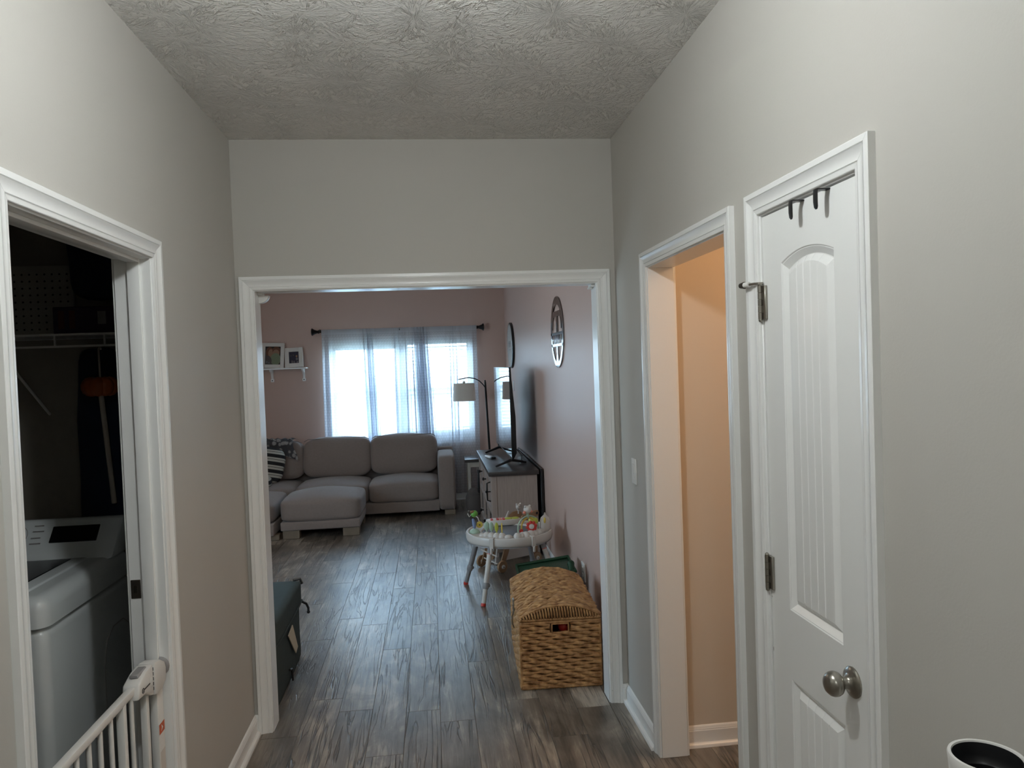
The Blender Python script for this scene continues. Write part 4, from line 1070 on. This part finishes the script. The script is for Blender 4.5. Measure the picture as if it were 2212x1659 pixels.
be = mb.build('bear_head', M['tray'], at)
for s in (-1, 1):
    mb = MB(); mb.sphere(tuple(bc + d_ * .031 * s + Vector((0, 0, -.017))), .0115); mb.build('cheek_bead', M['coral'], be)
mb = MB(); fc = c_ + Vector((.02, -.035, .503))
for i in range(8):
    a = i * PI / 4 + .2; mb.sphere((fc.x + .030 * math.cos(a), fc.y, fc.z + .030 * math.sin(a)), .0125, (1, .7, 1), 10)
mb.lathe([(0, -.008), (.032, -.008), (.034, 0), (.032, .006), (0, .007)], 24, Matrix.Translation(fc) @ R90); fl = mb.build('flower', M['red'], at)
mb = MB(); mb.lathe([(0, .006), (.019, .006), (.018, .012), (.010, .015), (0, .0155)], 20, Matrix.Translation(fc) @ R90); mb.build('flower_centre', M['tray'], fl)
mb = MB(); mb.cyl((fc.x, fc.y + .004, .462), (fc.x, fc.y + .004, .475), .006); mb.build('flower_stem', M['mint'], fl)
mb = MB()
for x, y, r in ((.035, -.225, .030), (.065, -.215, .026), (.10, -.205, .032), (.135, -.185, .034), (.165, -.165, .028), (.20, -.145, .032), (.22, -.12, .028), (.075, -.19, .026)): mb.sphere((x, y, TZ - .010), r, (1, 1, 1.0), 12)
mb.build('cloud_base', M['tray'], at)
# penguin-shaped toy
mb = MB(); mb.lathe([(0, 0), (.036, 0), (.040, .012), (.040, .050), (.038, .075), (.030, .096), (.016, .110), (.009, .115), (.007, .124), (.005, .132), (0, .134)], 24, Matrix.Translation((.258, -.070, TZ - .012))); pg = mb.build('penguin_body', M['tray'], at)
mb = MB(); mb.sphere((.250, -.110, .530), .022, (.40, .35, 1.0)); mb.build('penguin_beak', M['yellow'], pg)
mb = MB(); mb.sphere((.292, -.06, .455), .020, (.8, 1, 1)); mb.build('penguin_tail', M['tray'], pg)
# keyboard at the back
mb = MB(); mb.prism([(-.02 + .135 * math.cos(a), .238 + .062 * math.sin(a)) for a in [2 * PI * i / 32 for i in range(32)]], TZ - .012, TZ + .028, 'z', .006); kb = mb.build('keyboard', M['tray'], at, None)
for i in range(5):
    mb = MB(); x = -.120 + i * .023; mb.box((x, .198, TZ + .026), (x + .019, .262, TZ + .034), .002, 1); mb.build('key', M['red' if i % 2 == 0 else 'coral' if i == 3 else 'tray'], kb)
for x in (.02, .072):
    mb = MB(); mb.lathe([(0, 0), (.030, 0), (.030, .006), (.024, .009), (0, .009)], 22, Matrix.Translation((x, .238, TZ + .026))); mb.build('drum_pad', M['lime'], kb)

# ------------------------------------------------------------------ wooden push walker
wk = thing('push_walker', 'wooden toddler push walker with animal beads behind the activity table', 'push walker', (.512, 5.885, 0), .60)
def wheel(x, y):
    mb = MB(); mb.lathe([(0, -.010), (.046, -.010), (.0485, -.007), (.0485, .007), (.046, .010), (0, .010)], 32, Matrix.Translation((x, y, .0485)) @ R90); w = mb.build('wheel', M['ply'], wk)
    mb = MB(); mb.lathe([(0, .010), (.017, .010), (.016, .016), (.010, .019), (0, .0195)], 20, Matrix.Translation((x, y, .0485)) @ R90); h = mb.build('hub_cap', M['tray'], w)
    mb = MB(); mb.lathe([(0, .019), (.004, .019), (.004, .021), (0, .021)], 10, Matrix.Translation((x, y, .0485)) @ R90); mb.build('axle_pin', M['black'], w)
for x in (0, .375):
    for y in (0, .27): wheel(x, y)
mb = MB()
for x in (0, .375): mb.cyl((x, .01, .0485), (x, .26, .0485), .006)
mb.build('axle', M['nickel'], wk)
for y in (.012, .246):
    mb = MB(); mb.prism([(-.022, .03), (.024, .03), (.085, .155), (.125, .29), (.07, .29), (.03, .16)], y, y + .012, 'y', .002); mb.build('front_strut', M['ply'], wk)
    mb = MB(); mb.prism([(.40, .03), (.354, .03), (.30, .14), (.22, .29), (.36, .29), (.40, .18)], y, y + .012, 'y', .002); mb.build('rear_strut', M['ply'], wk)
    mb = MB(); mb.prism([(.06, .085), (.335, .075), (.30, .30), (.10, .30)], y + .013, y + .019, 'y'); mb.build('side_panel', M['cream'] if y > .1 else M['tray'], wk)
mb = MB(); mb.prism([(.20, .29), (.40, .29), (.395, .36), (.37, .41), (.33, .428), (.28, .425), (.235, .40), (.21, .35)], .17, .182, 'y', .002); ab = mb.build('arch_board', M['ply'], wk)
mb = MB(); mb.prism([(.13, .29), (.205, .29), (.215, .36), (.245, .435), (.235, .44)], .175, .185, 'y', .001); mb.build('white_edge', M['tray'], wk)
hb = [(.275, .372), (.43, .384)]
mb = MB(); poly = []
for i in range(13): a = PI / 2 + PI * i / 12; poly.append((.295 + .024 * math.cos(a), .384 + .024 * math.sin(a)))
for i in range(13): a = -PI / 2 + PI * i / 12; poly.append((.440 + .027 * math.cos(a), .404 + .027 * math.sin(a)))
mb.prism(poly, .055, .071, 'y', .002); ha = mb.build('handle', M['ply'], wk)
mb = MB(); mb.lathe([(0, 0), (.012, 0), (.012, .0025), (0, .0025)], 18, Matrix.Translation((.443, .0555, .404)) @ R90); mb.build('handle_hole', M['black'], ha)
mb = MB(); mb.sphere((.335, .165, .462), .027, (1, .7, 1)); mb.sphere((.358, .165, .484), .009); mb.sphere((.316, .165, .484), .009); hd = mb.build('animal_head', M['tray'], wk)
mb = MB()
for dx in (-.009, .009): mb.sphere((.335 + dx, .1455, .466), .003)
mb.build('eyes', M['black'], hd)
mb = MB(); mb.cyl((.335, .172, .40), (.335, .172, .45), .008); mb.build('head_peg', M['tray'], hd)
mb = MB(); mb.lathe([(0, -.006), (.052, -.006), (.052, .006), (0, .006)], 8, Matrix.Translation((-.012, .135, .13)) @ Matrix.Rotation(PI / 2, 4, 'Y'), False); mb.build('gear_board', M['ply'], wk)
for i, (ya, za, yb, zb) in enumerate(((.03, .07, .20, .09), (.03, .13, .24, .15), (.03, .20, .24, .21), (.06, .06, .02, .22), (.14, .07, .05, .22))):
    mb = MB(); mb.tube([(-.026, ya, za), (-.026, yb, zb)], .006, 8); mb.build('rod', M['tray'], wk)
for i, (y, z) in enumerate(((.07, .20), (.10, .205), (.13, .205), (.09, .165), (.12, .16))):
    mb = MB(); mb.sphere((-.028, y, z), .014, (1, 1, 1), 10); mb.build('bead', M['black' if i % 2 == 0 else 'tray'], wk)

# ------------------------------------------------------------------ storage box by the left jamb
sbx = thing('storage_box', 'grey-green canvas storage box behind left jamb of the wide opening', 'storage box', (-.803, 3.68, 0))
mb = MB(); mb.cushion((-.285, .38, .165), (.55, .75, .33), 26., (.006, .004, 0), 11, .004, 40); mb.build('body', M['canvas'], sbx, True)
mb = MB(); mb.cushion((-.285, .38, .385), (.575, .775, .125), 24., (.002, .002, .004), 11, .005, 41); lidb = mb.build('lid', M['canvas'], sbx, True)
mb = MB(); mb.tube([(-.003, 0, .325), (.001, .2, .322), (.001, .58, .325), (-.003, .765, .327)], .006, 8); mb.build('seam', M['canvas'], lidb)
mb = MB()
A = [(.004, .29, .285), (.006, .40, .305), (.010, .50, .15), (.010, .44, .135), (.008, .41, .165)]
vv = [mb.bm.verts.new(p) for p in A]; mb.bm.faces.new(vv); ex = [mb.bm.verts.new((p[0] + .004, p[1], p[2])) for p in A]; mb.bm.faces.new(ex[::-1])
for i in range(5): mb.bm.faces.new((vv[i], vv[(i + 1) % 5], ex[(i + 1) % 5], ex[i]))
mb.build('cloth_tag', M['tag'], sbx)
mb = MB(); mb.tube([(-.004, .765, .318), (.02, .775, .30), (.028, .79, .27), (.026, .80, .245)], .007, 8); mb.sphere((.026, .80, .243), .010); mb.build('strap', M['black'], sbx)
mb = MB(); mb.tube([(-.05, .770, .445), (-.01, .775, .45), (.0, .775, .42)], .008, 8); mb.build('corner_strap', M['black'], sbx)
mb = MB(); mb.tube([(.004, .30, .10), (.006, .34, .09), (.006, .36, .02)], .006, 8); mb.build('side_strap', M['black'], sbx)

# ------------------------------------------------------------------ baby gate in the laundry doorway
bg = thing('baby_gate', 'white metal baby gate across the dark laundry doorway', 'gate', (XL - .030, 0, 0))
def gb(name, a, b_, m='white', bev=.003, par=bg):
    mb = MB(); mb.box(a, b_, bev, 2); o = mb.build(name, M[m], par, None); return o
gb('top_rail', (-.011, 1.70, .748), (.011, 2.30, .770)); gb('bottom_rail', (-.011, 1.70, .075), (.011, 2.30, .097)); gb('frame_foot', (-.014, 1.675, .03), (.014, 2.462, .055))
for y in (1.775, 1.840, 1.905, 1.970, 2.035, 2.100, 2.238):
    mb = MB(); mb.cyl((0, y, .09), (0, y, .752), .0068, n=12); mb.build('bar', M['white'], bg)
gb('gate_upright', (-.011, 2.160, .09), (.011, 2.182, .752)); gb('gate_upright', (-.011, 1.705, .09), (.011, 1.725, .752))
gb('frame_post', (-.010, 2.325, .05), (.010, 2.347, .74)); gb('frame_post', (-.012, 2.405, .03), (.012, 2.455, .705)); gb('frame_post', (-.012, 1.672, .03), (.012, 1.692, .74))
mb = MB(); mb.prism([(2.232, .733), (2.244, .776), (2.300, .792), (2.352, .795), (2.352, .700), (2.330, .706), (2.29, .728)], -.024, .024, 'x', .006); hs = mb.build('latch_housing', M['white'], bg, None)
mb = MB(); mb.prism([(2.360, .794), (2.410, .787), (2.448, .765), (2.456, .745), (2.452, .705), (2.42, .690), (2.360, .694)], -.026, .026, 'x', .006); h2 = mb.build('latch_cap', M['white'], bg, None)
mb = MB(); mb.box((-.018, 2.350, .702), (.018, 2.362, .788)); mb.build('latch_core', M['white'], bg)
for i in range(5):
    mb = MB(); z = .712 + i * .015; mb.box((.0185, 2.3525, z), (.0215, 2.3595, z + .009)); mb.build('vent_slot', M['black'], h2)
mb = MB(); mb.box((-.014, 2.268, .7845), (.012, 2.335, .7965), .003, 1); mb.build('slide_button', M['grey'], hs)
mb = MB(); mb.tube([(.0246, 2.268 + .007 * math.cos(a), .748 + .007 * math.sin(a)) for a in [2 * PI * i / 14 for i in range(14)]], .0012, 6, closed=True)
mb.box((.0236, 2.2675, .744), (.0248, 2.2685, .752)); mb.box((.0236, 2.280, .7455), (.0246, 2.322, .7495)); mb.build('logo_mark', M['black'], hs)
mb = MB()
for i in range(3): mb.box((.0236, 2.325 + i * .007, .735), (.0252, 2.328 + i * .007, .762), .0006, 1)
mb.build('grip_rib', M['white'], hs)
mb = MB(); mb.lathe([(0, 0), (.030, 0), (.031, .003), (.027, .008), (.018, .010), (.013, .008), (0, .008)], 28, Matrix.Translation((0, OC[1] - RV, .742)) @ R90); cu_ = mb.build('wall_cup', M['grey'], bg)
mb = MB(); mb.cyl((0, OC[1] - RV - .004, .742), (0, 2.445, .742), .009); mb.sphere((0, OC[1] - RV - .010, .742), .012); mb.build('bolt', M['nickel'], cu_)
mb = MB(); mb.box((.0118, 2.4065, .545), (.0126, 2.4535, .578)); lb = mb.build('warning_label', M['orange_label'], bg)
mb = MB()
for a, c in (((2.4058, .5442), (2.4073, .5788)), ((2.4527, .5442), (2.4542, .5788)), ((2.4058, .5442), (2.4542, .5454)), ((2.4058, .5776), (2.4542, .5788))): mb.box((.0119, a[0], a[1]), (.0128, c[0], c[1]))
mb.prism([(2.424, .551), (2.438, .560), (2.427, .572), (2.429, .562)], .0124, .0130, 'x'); mb.build('label_mark', M['white'], lb)
mb = MB(); mb.box((.0118, 2.412, .40), (.0124, 2.450, .49)); mb.build('paper_sticker', M['tray'], bg)

# ------------------------------------------------------------------ laundry room
ws = thing('washing_machine', 'white top-load washing machine in the dark laundry room', 'washing machine', (-1.575, 2.78, 0))
mb = MB(); mb.box((-.345, -.335, .02), (.345, .34, .893), .035, 4); wbod = mb.build('body', M['enamel'], ws); sharp(wbod, 40)
mb = MB(); mb.tube([(.3462, .06, .30), (.3462, .062, .62), (.3462, .09, .70), (.3462, .15, .735), (.3462, .24, .735), (.3462, .29, .70), (.3462, .30, .62), (.3462, .30, .30)], .0022, 6); mb.build('side_groove', M['grey'], wbod)
mb = MB(); b2 = bmesh.new(); bmesh.ops.create_cube(b2, size=1)
for v in b2.verts: v.co = Vector((v.co.x * .70, v.co.y * .685, .945 + v.co.z * .097))
bmesh.ops.bevel(b2, geom=[e for e in b2.edges if not all(v.co.z < .9 for v in e.verts)], offset=.045, segments=5, profile=.5, affect='EDGES')
mb.merge(b2); dk = mb.build('top_deck', M['enamel'], ws); sharp(dk, 30)
mb = MB(); mb.box((-.285, -.290, .985), (.262, .16, 1.002), .008, 2); li = mb.build('lid_frame', M['enamel'], ws)
mb = MB(); mb.box((-.235, -.235, .999), (.215, .135, 1.0045), .002, 1); mb.build('lid_glass', M['display'], li)
mb = MB(); mb.prism([(.165, .985), (.335, .985), (.335, 1.125), (.290, 1.128), (.200, 1.020)], -.345, .345, 'x', .012); cp_ = mb.build('control_panel', M['enamel'], ws); sharp(cp_, 40)
sl = math.atan2(.108, .090); Xp = Matrix.Translation((0, .245, 1.0745)) @ Matrix.Rotation(sl, 4, 'X')
mb = MB(); mb.box((.095, -.034, -.004), (.268, .036, .0035), .002, 1, Xp); mb.build('display', M['display'], cp_)
mb = MB(); mb.lathe([(0, 0), (.045, 0), (.045, .003), (.034, .006), (.032, .022), (.028, .026), (0, .027)], 28, Xp @ Matrix.Translation((-.035, .0, 0))); mb.build('dial', M['enamel'], cp_)
mb = MB(); mb.tube([(v[0] - .035, v[1], .004) for v in [(.045 * math.cos(a), .045 * math.sin(a)) for a in [2 * PI * i / 28 for i in range(28)]]], .0012, 6, closed=True); bmesh.ops.transform(mb.bm, matrix=Xp, verts=mb.bm.verts); mb.build('dial_ring', M['grey'], cp_)
mb = MB()
for i, v in enumerate((.040, .016, -.012, -.036)): mb.box((.026, v, .002), (.026 + .034 + .006 * (i % 2), v + .0035, .0042), 0, 1, Xp)
mb.build('setting_print', M['grey'], cp_)
for x in (-.30, .26):
    for y in (-.30, .26):
        mb = MB(); mb.cyl((x, y, 0), (x, y, .03), .02, n=12); mb.build('foot', M['black'], ws)

shl = thing('wire_shelf', 'white wire shelf on laundry back wall above the washer', 'shelf', (0, 3.30, 1.83))
mb = MB()
mb.box((-2.6, -.305, -.035), (-1.12, -.295, -.027)); mb.box((-2.6, -.305, .010), (-1.12, -.295, .018)); mb.box((-2.6, -.012, .010), (-1.12, -.004, .018))
mb.build('rail', M['white'], shl)
mb = MB()
for i in range(58): x = -2.59 + i * .025; mb.box((x, -.300, .012), (x + .004, -.008, .0155)); 
for i in range(8): x = -2.5 + i * .18; mb.box((x, -.304, -.03), (x + .006, -.296, .012))
o = mb.build('wire_deck', M['white'], shl); o['kind'] = 'stuff'
for x in (-1.63, -2.4):
    mb = MB(); mb.tube([(x, -.295, -.03), (x + .04, -.008, -.30)], .006, 8); mb.build('brace', M['white'], shl)
pgb = thing('pegboard', 'perforated white pegboard panel on laundry wall above the shelf', 'pegboard', (-1.66, 3.30, 1.99))
mb = MB(); mb.box((-.30, -.012, -.125), (.19, 0, .16), .002, 1); mb.build('panel', mat('pegboard_panel', (.42, .41, .37), .6), pgb)
mb = MB()
for i in range(16):
    for j in range(9): mb.lathe([(0, 0), (.004, 0), (.004, .0012), (0, .0012)], 8, Matrix.Translation((-.275 + i * .0295, -.0121, -.105 + j * .0285)) @ R90)
o = mb.build('holes', M['black'], pgb); o['kind'] = 'stuff'
bx = thing('cardboard_box', 'dark purple box standing on the laundry wire shelf', 'box', (-1.31, 3.15, 1.8485))
mb = MB(); mb.box((-.13, -.11, 0), (.13, .11, .105), .003, 1); mb.build('carton', M['purple'], bx)
mb = MB(); mb.box((.035, -.1115, .035), (.065, -.1095, .085)); mb.build('label', M['grey'], bx)
mb = MB()
for x in (-.11, -.07): mb.box((x, -.1115, .02), (x + .022, -.1095, .09))
mb.build('printed_panel', mat('maroon_print', (.10, .03, .035), .6), bx)
mp_ = thing('duster', 'orange fluffy duster with white pole hanging under the wire shelf', 'duster', (-1.32, 3.14, 0))
mb = MB()
for i in range(9):
    a = 2 * PI * i / 9; mb.sphere((.035 * math.cos(a), .035 * math.sin(a), 1.64), .036, (1, 1, 1.1), 10)
mb.build('duster_head', M['orange'], mp_)
mb = MB(); mb.cyl((0, 0, 1.62), (.01, .05, 1.16), .010, n=10); mb.build('pole', M['cream'], mp_)
mb = MB(); mb.tube([(0, 0, 1.66), (0, 0, 1.79), (0, .012, 1.80), (0, .022, 1.79)], .004, 8); mb.build('hanger', M['cream'], mp_)
nv = thing('hanging_cloth', 'navy cloth hanging behind the orange duster in laundry room', 'cloth', (-1.37, 3.25, 1.79))
mb = MB(); mb.cushion((0, 0, -.42), (.17, .05, .85), 6., (0, .01, 0), 11, .012, 50); mb.build('cloth', M['navy'], nv, True)
dk_ = thing('coat', 'dark coat hanging high in the laundry corner', 'coat', (-1.26, 3.19, 2.02))
mb = MB(); mb.cushion((0, 0, .18), (.34, .10, .42), 5., (0, .02, 0), 11, .015, 55); mb.build('body', M['navy'], dk_, True)

# ------------------------------------------------------------------ cup-topped stand at lower right
cs = thing('cup_stand', 'white round cup with black inside at the lower right corner', 'cup', (.817, 1.027, 0))
mb = MB(); mb.lathe([(0, 0), (.075, 0), (.075, .010), (.07, .016), (.014, .022), (.012, .03), (.012, .93), (0, .93)], 28); mb.build('stem', M['white'], cs)
mb = MB(); mb.lathe([(0, .925), (.030, .925), (.040, .935), (.046, .96), (.052, 1.035), (.0533, 1.047), (.0522, 1.050), (.0478, 1.050), (.0468, 1.047)], 48); mb.build('cup', M['white'], cs)
mb = MB(); mb.lathe([(.0468, 1.0475), (.0445, 1.030), (.0425, 1.018), (.0405, 1.016), (.0385, .975), (.034, .955), (0, .950)], 48); mb.build('cup_lining', M['black'], cs)
